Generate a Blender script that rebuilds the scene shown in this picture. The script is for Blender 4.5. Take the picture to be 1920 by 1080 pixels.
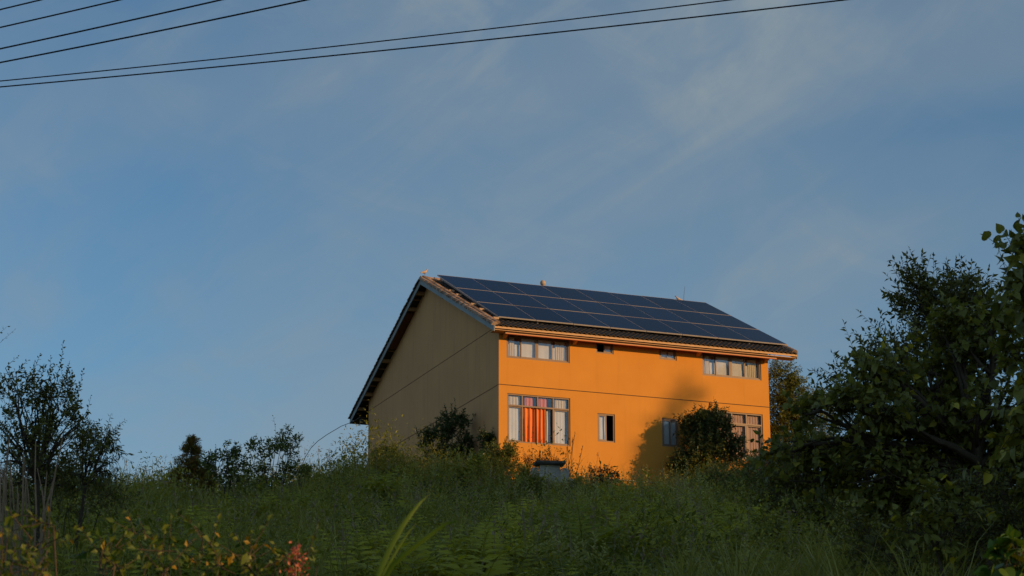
import bpy, math, random
import numpy as np
from mathutils import Vector
R = math.radians
rng = np.random.default_rng(7)
random.seed(7)
scene = bpy.context.scene
for o in list(bpy.data.objects):
    bpy.data.objects.remove(o)

# ------------------------------------------------------------------ camera
PITCH = 0.2704
CAM = np.array([0.0, 0.0, 1.6])
FPX = 4000.0                                   # focal length in pixels of a 1920 wide picture
cd = bpy.data.cameras.new('camera')
cd.sensor_width = 36.0
cd.lens = FPX / 1920.0 * 36.0
cd.clip_start = 0.1
cd.clip_end = 3000
cd.dof.use_dof = True
cd.dof.focus_distance = 80.0
cd.dof.aperture_fstop = 9.0
cam = bpy.data.objects.new('camera', cd)
scene.collection.objects.link(cam)
cam.location = CAM
cam.rotation_euler = (math.pi / 2 + PITCH, 0, 0)
scene.camera = cam
scene.render.resolution_x, scene.render.resolution_y = 1024, 576

# ------------------------------------------------------------------ sky, sun, exposure
SUN_EL = R(14.5)
YAW = 0.3663                                   # turn of the house about z
TH = R(45)                                     # sun azimuth off the front wall's normal, towards its right end
sh = np.array([math.cos(TH) * math.sin(YAW) + math.sin(TH) * math.cos(YAW),
               -math.cos(TH) * math.cos(YAW) + math.sin(TH) * math.sin(YAW)])
SUNV = np.array([sh[0] * math.cos(SUN_EL), sh[1] * math.cos(SUN_EL), math.sin(SUN_EL)])
world = bpy.data.worlds.new('World')
scene.world = world
world.use_nodes = True
nt = world.node_tree
nt.nodes.clear()


def N(tree, t, **kw):
    n = tree.nodes.new(t)
    for k, v in kw.items():
        setattr(n, k, v)
    return n


out = N(nt, 'ShaderNodeOutputWorld')
bg = N(nt, 'ShaderNodeBackground')
bg.inputs['Strength'].default_value = 0.118
sky = N(nt, 'ShaderNodeTexSky')
sky.sky_type = 'NISHITA'
sky.sun_disc = False
sky.sun_elevation = SUN_EL
sky.sun_rotation = math.atan2(SUNV[0], SUNV[1])
sky.air_density = 1.0
sky.dust_density = 0.2
sky.ozone_density = 4.0
tc = N(nt, 'ShaderNodeTexCoord')


def cloud_layer(rot, scl, detail, lo, hi, loc, dist=0.3, rough=0.55):
    """cirrus on the sky dome: noise over the view direction, drawn out along a tilted line"""
    m0 = N(nt, 'ShaderNodeMapping')
    m0.inputs['Rotation'].default_value = (0, rot, 0)
    nt.links.new(tc.outputs['Generated'], m0.inputs[0])
    mp = N(nt, 'ShaderNodeMapping')
    mp.inputs['Scale'].default_value = scl
    mp.inputs['Location'].default_value = loc
    nt.links.new(m0.outputs[0], mp.inputs[0])
    nz = N(nt, 'ShaderNodeTexNoise')
    nz.inputs['Scale'].default_value = 1.0
    nz.inputs['Detail'].default_value = detail
    nz.inputs['Roughness'].default_value = rough
    nz.inputs['Distortion'].default_value = dist
    nt.links.new(mp.outputs[0], nz.inputs['Vector'])
    mr = N(nt, 'ShaderNodeMapRange', interpolation_type='SMOOTHSTEP')
    mr.inputs['From Min'].default_value = lo
    mr.inputs['From Max'].default_value = hi
    nt.links.new(nz.outputs['Fac'], mr.inputs['Value'])
    return mr.outputs[0]


def wmath(op, a, b, c=None):
    n = N(nt, 'ShaderNodeMath', operation=op)
    for i, q in enumerate((a, b, c)):
        if q is None: continue
        if isinstance(q, (int, float)): n.inputs[i].default_value = q
        else: nt.links.new(q, n.inputs[i])
    return n.outputs[0]


c1 = cloud_layer(R(25), (3.4, 4.0, 6.5), 5.0, 0.31, 0.70, (1.6, 12.4, 2.5), 0.5)
c2 = cloud_layer(R(33), (8.0, 9.0, 30.0), 9.0, 0.44, 0.74, (2.1, 14.4, 1.5), 0.8, 0.6)
c3 = cloud_layer(R(-20), (12.0, 14.0, 20.0), 6.0, 0.40, 0.75, (3.0, 0.6, 2.2), 1.0, 0.6)
wisps = wmath('MULTIPLY', wmath('MULTIPLY_ADD', c2, 0.30, wmath('MULTIPLY', c3, 0.28)), wmath('MULTIPLY_ADD', c1, 0.75, 0.25))
c4 = cloud_layer(R(10), (2.0, 2.4, 4.2), 3.0, 0.38, 0.66, (8.4, 2.2, 4.2), 0.3)
cloud = wmath('MINIMUM', wmath('ADD', wmath('MULTIPLY_ADD', c1, 0.27, wmath('MULTIPLY', c4, 0.42)), wisps), 0.9)
skyc = N(nt, 'ShaderNodeMix', data_type='RGBA', blend_type='MULTIPLY')
skyc.inputs[0].default_value = 1.0
nt.links.new(sky.outputs[0], skyc.inputs[6])
skyc.inputs[7].default_value = (0.86, 0.98, 0.93, 1)
mixc = N(nt, 'ShaderNodeMix', data_type='RGBA')
nt.links.new(cloud, mixc.inputs[0])
nt.links.new(skyc.outputs[2], mixc.inputs[6])
mixc.inputs[7].default_value = (2.15, 2.65, 2.98, 1)
nt.links.new(mixc.outputs[2], bg.inputs['Color'])
nt.links.new(bg.outputs[0], out.inputs['Surface'])

sl = bpy.data.lights.new('sun', 'SUN')
sl.energy = 4.25
sl.angle = R(0.6)
sl.color = (1.0, 0.58, 0.22)
sun = bpy.data.objects.new('sun', sl)
scene.collection.objects.link(sun)
sun.location = (60, -30, 60)
sun.rotation_euler = Vector(-SUNV).to_track_quat('-Z', 'Y').to_euler()

vs = scene.view_settings
vs.view_transform = 'Standard'
vs.look = 'None'
vs.exposure = 0.0
vs.gamma = 1.0
vs.use_curve_mapping = False
scene.render.engine = 'CYCLES'
cy = scene.cycles
cy.max_bounces = 10
cy.diffuse_bounces = 6
cy.glossy_bounces = 3
cy.transmission_bounces = 6
cy.transparent_max_bounces = 12
cy.caustics_reflective = False
cy.caustics_refractive = False

# ------------------------------------------------------------------ helpers: picture ray to place, meshes, tags
FWD = np.array([0, math.cos(PITCH), math.sin(PITCH)])
UPV = np.array([0, -math.sin(PITCH), math.cos(PITCH)])


def at(u, v, Y):
    """the point at depth Y (metres along +Y) seen at pixel (u, v) of the 1920x1080 photograph"""
    r = FWD * FPX + np.array([1.0, 0, 0]) * (u - 960) + UPV * (540 - v)
    return CAM + r * (Y / r[1])


COL = scene.collection


def tag(o, label=None, cat=None, group=None, kind=None):
    if label: o['label'] = label
    if cat: o['category'] = cat
    if group: o['group'] = group
    if kind: o['kind'] = kind
    return o


def empty(name, loc, rz=0.0):
    o = bpy.data.objects.new(name, None)
    o.empty_display_size = 0.2
    o.location = loc
    o.rotation_euler = (0, 0, rz)
    COL.objects.link(o)
    return o


def mesh_np(name, V, faces, mats, tint=None, midx=None, smooth=False):
    """faces: list of (n,k) int arrays"""
    V = np.asarray(V, dtype=np.float32)
    faces = [np.asarray(f, dtype=np.int32) for f in faces if len(f)]
    me = bpy.data.meshes.new(name)
    me.vertices.add(len(V))
    me.vertices.foreach_set('co', V.ravel())
    nl = sum(f.size for f in faces)
    npoly = sum(len(f) for f in faces)
    me.loops.add(nl)
    me.loops.foreach_set('vertex_index', np.concatenate([f.ravel() for f in faces]))
    me.polygons.add(npoly)
    tot = np.concatenate([np.full(len(f), f.shape[1], np.int32) for f in faces])
    start = np.concatenate([[0], np.cumsum(tot)[:-1]]).astype(np.int32)
    me.polygons.foreach_set('loop_start', start)
    me.polygons.foreach_set('loop_total', tot)
    if midx is not None:
        me.polygons.foreach_set('material_index', np.asarray(midx, np.int32))
    me.polygons.foreach_set('use_smooth', np.full(npoly, bool(smooth)))
    if tint is not None:
        a = me.attributes.new('tint', 'FLOAT', 'POINT')
        a.data.foreach_set('value', np.asarray(tint, np.float32))
    for m in (mats if isinstance(mats, (list, tuple)) else [mats]):
        me.materials.append(m)
    me.update(calc_edges=True)
    me.validate()
    return me


def obj(name, me, parent=None, loc=None):
    o = bpy.data.objects.new(name, me)
    COL.objects.link(o)
    if parent is not None:
        o.parent = parent
    if loc is not None:
        o.location = loc
    return o


class MB:
    """collects shapes into one mesh"""
    def __init__(s):
        s.V = []; s.F = {}; s.n = 0; s.T = []

    def raw(s, V, faces, tint=0.5):
        V = np.asarray(V, float)
        for f in faces:
            f = np.asarray(f)
            if len(f):
                s.F.setdefault((f.shape[1]), []).append(f + s.n)
        s.V.append(V)
        s.T.append(np.broadcast_to(np.asarray(tint, float), (len(V),)))
        s.n += len(V)
        return s

    def box(s, x0, x1, y0, y1, z0, z1, tint=0.5):
        V = [(x, y, z) for z in (z0, z1) for y in (y0, y1) for x in (x0, x1)]
        return s.raw(V, [[(0, 2, 3, 1), (4, 5, 7, 6), (0, 1, 5, 4), (2, 6, 7, 3), (0, 4, 6, 2), (1, 3, 7, 5)]], tint)

    def hexa(s, P, tint=0.5):
        """8 points: bottom ring of 4 then top ring of 4"""
        return s.raw(P, [[(3, 2, 1, 0), (4, 5, 6, 7), (0, 1, 5, 4), (1, 2, 6, 5), (2, 3, 7, 6), (3, 0, 4, 7)]], tint)

    def tube(s, P, r, sides=6, tint=0.5, cap=True):
        V, Q, caps = tube_np(P, r, sides)
        s.raw(V, [Q], tint)
        if cap:
            n = s.n - len(V)
            for c in caps:
                s.F.setdefault(len(c), []).append(np.asarray([c]) + n)
        return s

    def lathe(s, prof, seg=16, c=(0, 0, 0)):
        prof = np.asarray(prof, float)
        a = np.linspace(0, 2 * math.pi, seg, endpoint=False)
        V = np.stack([np.outer(prof[:, 0], np.cos(a)), np.outer(prof[:, 0], np.sin(a)),
                      np.repeat(prof[:, 1:2], seg, 1)], -1).reshape(-1, 3) + np.asarray(c)
        Q = []
        for i in range(len(prof) - 1):
            for j in range(seg):
                k = (j + 1) % seg
                Q.append((i * seg + j, i * seg + k, (i + 1) * seg + k, (i + 1) * seg + j))
        return s.raw(V, [Q])

    def prism(s, poly, y0, y1, axes='xz'):
        """extrude a 2D outline (given in two axes) along the third"""
        n = len(poly)
        def mk(p, d):
            if axes == 'xz': return (p[0], d, p[1])
            if axes == 'yz': return (d, p[0], p[1])
            return (p[0], p[1], d)
        V = [mk(p, y0) for p in poly] + [mk(p, y1) for p in poly]
        q = [(i, (i + 1) % n, n + (i + 1) % n, n + i) for i in range(n)]
        return s.raw(V, [q, [tuple(range(n))[::-1]], [tuple(range(n, 2 * n))]])

    def mesh(s, name, mats, smooth=False, tint=False):
        return mesh_np(name, np.concatenate(s.V), [np.concatenate(f) for f in s.F.values()], mats,
                       np.concatenate(s.T) if tint else None, smooth=smooth)

    def build(s, name, mats, parent=None, loc=None, smooth=False, tint=False):
        return obj(name, s.mesh(name, mats, smooth, tint), parent, loc)


def tube_np(P, r, sides=6):
    P = np.asarray(P, float)
    n = len(P)
    r = np.broadcast_to(np.asarray(r, float), (n,))
    T = np.gradient(P, axis=0)
    T /= np.linalg.norm(T, axis=1)[:, None] + 1e-9
    ref = np.array([0.13, 0.21, 0.97]) if abs(T[0][2]) < 0.9 else np.array([1.0, 0.1, 0])
    X = np.cross(T, ref); X /= np.linalg.norm(X, axis=1)[:, None] + 1e-9
    Y = np.cross(T, X)
    a = np.linspace(0, 2 * math.pi, sides, endpoint=False)
    V = (P[:, None] + r[:, None, None] * (np.cos(a)[None, :, None] * X[:, None] + np.sin(a)[None, :, None] * Y[:, None])).reshape(-1, 3)
    i = np.arange(n - 1)[:, None] * sides
    j = np.arange(sides)[None]
    k = (j + 1) % sides
    Q = np.stack([i + j, i + k, i + sides + k, i + sides + j], -1).reshape(-1, 4)
    return V, Q, (list(range(sides))[::-1], list(range((n - 1) * sides, n * sides)))


# ------------------------------------------------------------------ materials
def new_mat(name):
    m = bpy.data.materials.new(name)
    m.use_nodes = True
    t = m.node_tree
    b = t.nodes['Principled BSDF']
    return m, t, b


def noise_mat(name, ca, cb, scale=3.0, rough=0.85, bump=0.0, bscale=40.0, detail=5.0, streak=None, spec=0.3, metallic=0.0, rand=0.0):
    m, t, b = new_mat(name)
    co = N(t, 'ShaderNodeTexCoord')
    nz = N(t, 'ShaderNodeTexNoise')
    nz.inputs['Scale'].default_value = scale
    nz.inputs['Detail'].default_value = detail
    nz.inputs['Roughness'].default_value = 0.6
    t.links.new(co.outputs['Object'], nz.inputs['Vector'])
    mr = N(t, 'ShaderNodeMapRange')
    mr.inputs['From Min'].default_value = 0.3
    mr.inputs['From Max'].default_value = 0.7
    t.links.new(nz.outputs['Fac'], mr.inputs['Value'])
    mix = N(t, 'ShaderNodeMix', data_type='RGBA')
    t.links.new(mr.outputs[0], mix.inputs[0])
    mix.inputs[6].default_value = (*ca, 1)
    mix.inputs[7].default_value = (*cb, 1)
    col = mix.outputs[2]
    if streak:                                  # rain streaks: noise stretched along z
        mp = N(t, 'ShaderNodeMapping')
        mp.inputs['Scale'].default_value = (2.2, 2.2, 0.16)
        t.links.new(co.outputs['Object'], mp.inputs[0])
        n2 = N(t, 'ShaderNodeTexNoise')
        n2.inputs['Scale'].default_value = 2.0
        n2.inputs['Detail'].default_value = 6.0
        t.links.new(mp.outputs[0], n2.inputs['Vector'])
        r2 = N(t, 'ShaderNodeMapRange')
        r2.inputs['From Min'].default_value = 0.52
        r2.inputs['From Max'].default_value = 0.78
        r2.inputs['To Max'].default_value = streak[1]
        t.links.new(n2.outputs['Fac'], r2.inputs['Value'])
        mix2 = N(t, 'ShaderNodeMix', data_type='RGBA')
        t.links.new(r2.outputs[0], mix2.inputs[0])
        t.links.new(col, mix2.inputs[6])
        mix2.inputs[7].default_value = (*streak[0], 1)
        col = mix2.outputs[2]
    if rand:
        oi = N(t, 'ShaderNodeObjectInfo')
        hs = N(t, 'ShaderNodeHueSaturation')
        r3 = N(t, 'ShaderNodeMapRange')
        r3.inputs['To Min'].default_value = 1 - rand
        r3.inputs['To Max'].default_value = 1 + rand
        t.links.new(oi.outputs['Random'], r3.inputs['Value'])
        t.links.new(r3.outputs[0], hs.inputs['Value'])
        t.links.new(col, hs.inputs['Color'])
        col = hs.outputs[0]
    t.links.new(col, b.inputs['Base Color'])
    b.inputs['Roughness'].default_value = rough
    b.inputs['Specular IOR Level'].default_value = spec
    b.inputs['Metallic'].default_value = metallic
    if bump:
        n3 = N(t, 'ShaderNodeTexNoise')
        n3.inputs['Scale'].default_value = bscale
        n3.inputs['Detail'].default_value = 4
        t.links.new(co.outputs['Object'], n3.inputs['Vector'])
        bp = N(t, 'ShaderNodeBump')
        bp.inputs['Strength'].default_value = bump
        bp.inputs['Distance'].default_value = 0.02
        t.links.new(n3.outputs['Fac'], bp.inputs['Height'])
        t.links.new(bp.outputs[0], b.inputs['Normal'])
    return m


def leaf_mat(name, ca, cb, cc=None, rough=0.45, transl=0.3, thr=0.85, rand=0.0):
    """colour runs from ca to cb with the leaf's own tint; leaves past thr take cc (yellowed)"""
    m, t, b = new_mat(name)
    at_ = N(t, 'ShaderNodeAttribute', attribute_name='tint')
    fac = at_.outputs['Fac']
    if rand:
        oi = N(t, 'ShaderNodeObjectInfo')
        ad = N(t, 'ShaderNodeMath', operation='ADD')
        t.links.new(oi.outputs['Random'], ad.inputs[1])
        t.links.new(fac, ad.inputs[0])
        fr = N(t, 'ShaderNodeMath', operation='FRACT')
        t.links.new(ad.outputs[0], fr.inputs[0])
        fac = fr.outputs[0]
    rp = N(t, 'ShaderNodeValToRGB')
    e = rp.color_ramp.elements
    e[0].color = (*ca, 1)
    e[1].color = (*cb, 1); e[1].position = thr
    if cc:
        e2 = e.new(min(0.999, thr + 0.04)); e2.color = (*cc, 1)
    t.links.new(fac, rp.inputs[0])
    t.links.new(rp.outputs[0], b.inputs['Base Color'])
    b.inputs['Roughness'].default_value = rough
    b.inputs['Specular IOR Level'].default_value = 0.35
    tr = N(t, 'ShaderNodeBsdfTranslucent')
    hs = N(t, 'ShaderNodeHueSaturation')
    hs.inputs['Hue'].default_value = 0.485
    hs.inputs['Saturation'].default_value = 1.1
    hs.inputs['Value'].default_value = 1.15
    t.links.new(rp.outputs[0], hs.inputs['Color'])
    t.links.new(hs.outputs[0], tr.inputs['Color'])
    ms = N(t, 'ShaderNodeMixShader')
    ms.inputs[0].default_value = transl
    t.links.new(b.outputs[0], ms.inputs[1])
    t.links.new(tr.outputs[0], ms.inputs[2])
    t.links.new(ms.outputs[0], t.nodes['Material Output'].inputs['Surface'])
    return m


M = {}
M['orange_plaster'] = noise_mat('orange_plaster', (0.62, 0.262, 0.040), (0.67, 0.292, 0.048), 0.9, 0.9, 0.25, 30, streak=((0.47, 0.21, 0.042), 0.22))
M['shaded_plaster'] = noise_mat('shaded_plaster', (0.57, 0.31, 0.140), (0.64, 0.35, 0.160), 0.5, 0.92, 0.25, 26, streak=((0.36, 0.19, 0.085), 0.4))  # same orange paint as the front, with the gable's shade in the colour
M['plinth'] = noise_mat('plinth', (0.20, 0.09, 0.05), (0.27, 0.13, 0.07), 2.0, 0.9, 0.3, 20)
M['groove'] = noise_mat('groove', (0.06, 0.045, 0.03), (0.09, 0.06, 0.04), 4, 0.95)
M['cable_white'] = noise_mat('cable_white', (0.45, 0.42, 0.38), (0.55, 0.5, 0.45), 4, 0.6)
M['roof_tile'] = noise_mat('roof_tile', (0.045, 0.037, 0.032), (0.095, 0.068, 0.048), 2.2, 0.7, 0.3, 40)
M['cap_tile'] = noise_mat('cap_tile', (0.20, 0.15, 0.12), (0.42, 0.27, 0.18), 4.0, 0.8, 0.3, 40, rand=0.45)
M['sunlit_tile'] = noise_mat('sunlit_tile', (0.55, 0.38, 0.24), (0.66, 0.46, 0.30), 5.0, 0.8, 0.2, 40)  # pale tone is sunlight on the tiles, put into the colour
M['barge'] = noise_mat('barge', (0.20, 0.24, 0.28), (0.28, 0.32, 0.36), 1.5, 0.6, 0.1, 30)
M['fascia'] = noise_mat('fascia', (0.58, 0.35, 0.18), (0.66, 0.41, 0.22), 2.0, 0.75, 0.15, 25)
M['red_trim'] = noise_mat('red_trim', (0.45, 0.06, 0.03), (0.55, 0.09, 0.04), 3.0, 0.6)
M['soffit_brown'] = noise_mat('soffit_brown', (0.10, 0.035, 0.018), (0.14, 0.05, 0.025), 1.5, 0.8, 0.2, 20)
M['purlin'] = noise_mat('purlin', (0.26, 0.15, 0.075), (0.34, 0.20, 0.10), 2.0, 0.8, 0.2, 20)
M['deck'] = noise_mat('deck', (0.035, 0.03, 0.028), (0.06, 0.05, 0.045), 2.0, 0.85, 0.2, 20)
M['window_frame'] = noise_mat('window_frame', (0.20, 0.125, 0.085), (0.25, 0.16, 0.11), 3.0, 0.45, spec=0.5)
M['alu'] = noise_mat('alu', (0.36, 0.33, 0.32), (0.44, 0.41, 0.39), 3.0, 0.45, spec=0.5)
M['curtain_white'] = noise_mat('curtain_white', (0.74, 0.73, 0.72), (0.80, 0.79, 0.78), 3.0, 0.9)
M['curtain_cream'] = noise_mat('curtain_cream', (0.66, 0.57, 0.42), (0.74, 0.65, 0.5), 3.0, 0.9)
M['curtain_orange'] = noise_mat('curtain_orange', (0.74, 0.17, 0.04), (0.80, 0.22, 0.05), 3.0, 0.8)
M['curtain_pink'] = noise_mat('curtain_pink', (0.55, 0.36, 0.30), (0.62, 0.42, 0.36), 3.0, 0.9)
M['interior'] = noise_mat('interior', (0.20, 0.15, 0.11), (0.25, 0.19, 0.14), 1.0, 0.95)
M['concrete'] = noise_mat('concrete', (0.40, 0.36, 0.33), (0.56, 0.51, 0.47), 3.0, 0.95, 0.5, 18, streak=((0.12, 0.11, 0.10), 0.6))
M['slab_dark'] = noise_mat('slab_dark', (0.07, 0.065, 0.06), (0.13, 0.12, 0.11), 3.0, 0.95, 0.5, 18)
M['bark'] = noise_mat('bark', (0.045, 0.033, 0.022), (0.085, 0.065, 0.045), 6.0, 0.95, 0.6, 30)
M['bark_pale'] = noise_mat('bark_pale', (0.16, 0.11, 0.07), (0.24, 0.17, 0.11), 6.0, 0.95, 0.6, 30)
M['cane'] = noise_mat('cane', (0.20, 0.13, 0.08), (0.33, 0.22, 0.14), 5.0, 0.8, 0.3, 20, rand=0.2)
M['wire'] = noise_mat('wire', (0.010, 0.010, 0.011), (0.015, 0.015, 0.016), 4.0, 0.6)
M['soil'] = noise_mat('soil', (0.030, 0.034, 0.012), (0.085, 0.085, 0.028), 1.6, 0.95, 1.0, 5, detail=8)
M['bird'] = noise_mat('bird', (0.38, 0.27, 0.18), (0.62, 0.5, 0.4), 14.0, 0.8)
M['finial'] = noise_mat('finial', (0.30, 0.22, 0.16), (0.55, 0.45, 0.36), 9.0, 0.7, 0.3, 20)


def glass_mat():
    m, t, b = new_mat('window_glass')
    t.nodes.remove(b)
    tr = N(t, 'ShaderNodeBsdfTransparent')
    tr.inputs[0].default_value = (0.96, 0.97, 0.98, 1)
    gl = N(t, 'ShaderNodeBsdfGlossy')
    gl.inputs['Roughness'].default_value = 0.03
    gl.inputs['Color'].default_value = (0.9, 0.95, 1, 1)
    lw_ = N(t, 'ShaderNodeLayerWeight')
    lw_.inputs['Blend'].default_value = 0.5
    pw = N(t, 'ShaderNodeMath', operation='POWER')
    pw.inputs[1].default_value = 4.0
    t.links.new(lw_.outputs['Facing'], pw.inputs[0])
    ad = N(t, 'ShaderNodeMath', operation='MULTIPLY_ADD')
    ad.inputs[1].default_value = 0.85
    ad.inputs[2].default_value = 0.10
    t.links.new(pw.outputs[0], ad.inputs[0])
    ms = N(t, 'ShaderNodeMixShader')
    t.links.new(ad.outputs[0], ms.inputs[0])
    t.links.new(tr.outputs[0], ms.inputs[1])
    t.links.new(gl.outputs[0], ms.inputs[2])
    t.links.new(ms.outputs[0], t.nodes['Material Output'].inputs['Surface'])
    return m


M['glass'] = glass_mat()


def cell_mat():
    m, t, b = new_mat('solar_cells')
    co = N(t, 'ShaderNodeTexCoord')
    br = N(t, 'ShaderNodeTexBrick')
    br.offset = 0.0
    br.inputs['Scale'].default_value = 1.0
    br.inputs['Brick Width'].default_value = 0.1583
    br.inputs['Row Height'].default_value = 0.155
    br.inputs['Mortar Size'].default_value = 0.0035
    br.inputs['Color1'].default_value = (0.002, 0.011, 0.048, 1)
    br.inputs['Color2'].default_value = (0.003, 0.013, 0.056, 1)
    br.inputs['Mortar'].default_value = (0.022, 0.030, 0.050, 1)
    t.links.new(co.outputs['Object'], br.inputs['Vector'])
    oi = N(t, 'ShaderNodeObjectInfo')
    hs = N(t, 'ShaderNodeHueSaturation')
    r3 = N(t, 'ShaderNodeMapRange')
    r3.inputs['To Min'].default_value = 0.8
    r3.inputs['To Max'].default_value = 1.25
    t.links.new(oi.outputs['Random'], r3.inputs['Value'])
    t.links.new(r3.outputs[0], hs.inputs['Value'])
    t.links.new(br.outputs[0], hs.inputs['Color'])
    t.links.new(hs.outputs[0], b.inputs['Base Color'])
    nz = N(t, 'ShaderNodeTexNoise')
    nz.inputs['Scale'].default_value = 1.3
    t.links.new(co.outputs['Object'], nz.inputs['Vector'])
    mr = N(t, 'ShaderNodeMapRange')
    mr.inputs['To Min'].default_value = 0.08
    mr.inputs['To Max'].default_value = 0.18
    t.links.new(nz.outputs['Fac'], mr.inputs['Value'])
    b.inputs['Roughness'].default_value = 0.15
    b.inputs['Specular IOR Level'].default_value = 0.012
    return m


M['cells'] = cell_mat()

# leaves
M['leaf_dark'] = leaf_mat('leaf_dark', (0.077, 0.085, 0.017), (0.182, 0.176, 0.033), transl=0.35)
M['leaf_osmanthus'] = leaf_mat('leaf_osmanthus', (0.032, 0.056, 0.014), (0.072, 0.108, 0.028), rough=0.35, transl=0.2)
M['leaf_broad'] = leaf_mat('leaf_broad', (0.103, 0.114, 0.023), (0.262, 0.262, 0.050), (0.496, 0.429, 0.054), thr=0.93, transl=0.35)
M['leaf_broad_single'] = leaf_mat('leaf_broad_single', (0.103, 0.114, 0.023), (0.276, 0.275, 0.050), (0.523, 0.456, 0.054), thr=0.93, rand=1, transl=0.35)
M['leaf_mid'] = leaf_mat('leaf_mid', (0.080, 0.108, 0.020), (0.180, 0.215, 0.042), (0.26, 0.24, 0.05), thr=0.95)
M['leaf_bright'] = leaf_mat('leaf_bright', (0.093, 0.125, 0.016), (0.211, 0.231, 0.030))
M['leaf_autumn'] = leaf_mat('leaf_autumn', (0.10, 0.12, 0.022), (0.24, 0.20, 0.038), (0.45, 0.17, 0.04), thr=0.80)
M['leaf_rust'] = leaf_mat('leaf_rust', (0.16, 0.06, 0.025), (0.30, 0.11, 0.04))
M['leaf_purple'] = leaf_mat('leaf_purple', (0.035, 0.028, 0.018), (0.07, 0.05, 0.022))
M['leaf_sprig'] = leaf_mat('leaf_sprig', (0.050, 0.105, 0.016), (0.150, 0.185, 0.030), (0.34, 0.22, 0.03), thr=0.88, rand=1, transl=0.4)
M['leaf_bright_single'] = leaf_mat('leaf_bright_single', (0.045, 0.105, 0.014), (0.105, 0.185, 0.026), rand=1, transl=0.4)
M['leaf_blade'] = leaf_mat('leaf_blade', (0.070, 0.135, 0.008), (0.110, 0.180, 0.012), transl=0.4)
M['flower_red'] = leaf_mat('flower_red', (0.40, 0.10, 0.06), (0.55, 0.18, 0.10))
M['flower_dry'] = leaf_mat('flower_dry', (0.22, 0.17, 0.09), (0.34, 0.27, 0.15))
M['grass'] = leaf_mat('grass', (0.138, 0.155, 0.033), (0.415, 0.394, 0.090), (0.600, 0.503, 0.170), thr=0.93, transl=0.4)
M['mugwort'] = leaf_mat('mugwort', (0.219, 0.240, 0.075), (0.495, 0.475, 0.150), rough=0.7, transl=0.4)
M['fern'] = leaf_mat('fern', (0.145, 0.185, 0.023), (0.518, 0.508, 0.062), transl=0.45)
M['weed'] = leaf_mat('weed', (0.092, 0.114, 0.019), (0.380, 0.359, 0.057), (0.553, 0.454, 0.066), thr=0.94, transl=0.4)

# ------------------------------------------------------------------ terrain
_px = np.array([-400, -40, 0, 4, 10, 20, 35, 50, 65, 74, 79, 83, 100, 140, 220, 700])
_pz = np.array([0, 0, 0, 0.1, 1.1, 3.0, 6.0, 8.9, 12.0, 13.9, 15.3, 16.0, 16.3, 14.5, 8, 2.0])


def sstep(a, b, x):
    t = np.clip((x - a) / (b - a), 0, 1)
    return t * t * (3 - 2 * t)


def shade_ridge_h(y):  # unseen ridge added beyond the right edge, heights shaped to shade the slope
    return np.interp(y, [-150, -57, -51, -43, 0, 15, 24, 60, 130], [24, 30, 40, 67, 65, 57.8, 54.6, 42, 30])


def terrain(x, y):
    x = np.asarray(x, float); y = np.asarray(y, float)
    z = np.interp(y, _px, _pz)
    z = z + 0.95 * np.exp(-((x + 4.2) / 4.6) ** 2 - ((y - 76) / 5.0) ** 2)
    z = z + 0.35 * sstep(-8, -14, x) * sstep(50, 68, y) - 0.5 * sstep(-8, -14, x) * sstep(72, 84, y)
    z = z - 0.5 * sstep(7, 14, x) * sstep(40, 55, y) * sstep(84, 70, y)
    z = z + 0.16 * np.sin(x * 0.9 + y * 0.35) * np.sin(y * 0.55 - x * 0.25) + 0.08 * np.sin(2.3 * x + 1.1) * np.sin(1.7 * y)
    z = z + 0.42 * np.sin(1.35 * x + 0.5 * y + 0.7) * np.sin(1.05 * y - 0.4 * x) * sstep(28, 36, y) * sstep(84, 76, y)
    w = sstep(112, 150, x) * sstep(-130, -80, y) * sstep(110, 50, y) * sstep(260, 180, x)
    H = shade_ridge_h(y) + 0.5 * np.sin(y * 0.9) * np.sin(y * 0.31 + 1)
    return z * (1 - w) + np.maximum(H, z) * w


def structure(name, me):
    o = obj(name, me)
    o['kind'] = 'structure'
    return o


gx = np.concatenate([np.linspace(-600, -60, 19), np.linspace(-54, -26, 8), np.arange(-24, 24.1, 0.6), np.linspace(27, 220, 70), np.linspace(240, 600, 10)])
gy = np.concatenate([np.linspace(-300, -165, 8), np.linspace(-150, 0, 60), np.arange(1, 100, 0.7), np.linspace(101, 160, 20), np.linspace(180, 700, 14)])
GX, GY = np.meshgrid(gx, gy)
GZ = terrain(GX, GY)
nx, ny = len(gx), len(gy)
ii = (np.arange(ny - 1)[:, None] * nx + np.arange(nx - 1)[None]).ravel()
structure('hillside_ground', mesh_np('hillside_ground', np.stack([GX, GY, GZ], -1).reshape(-1, 3),
          [np.stack([ii, ii + 1, ii + nx + 1, ii + nx], -1)], M['soil'], smooth=True))

# ------------------------------------------------------------------ the house
O = CAM + 84.0 * np.array([math.sin(-0.0063) * math.cos(0.2254), math.cos(-0.0063) * math.cos(0.2254), math.sin(0.2254)])
EX = np.array([math.cos(YAW), math.sin(YAW), 0]); EY = np.array([-math.sin(YAW), math.cos(YAW), 0])
W, D = 11.93, 17.35
ZB = -5.2                                       # foot of the walls below the storey line (z = 0)
YE, ZE = -0.55, 2.26                            # front eave, top of roof
YR, ZR = 8.66, 6.56                             # ridge
YBK, ZBK = 19.02, 2.36                          # rear eave
X0, X1 = -0.42, 13.03                           # roof ends
S1 = (ZR - ZE) / (YR - YE)
S2 = (ZBK - ZR) / (YBK - YR)


def zroof(y):
    return ZE + S1 * (y - YE) if y < YR else ZR + S2 * (y - YR)


def hw(x, y, z):
    return O + x * EX + y * EY + np.array([0, 0, z])


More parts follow.
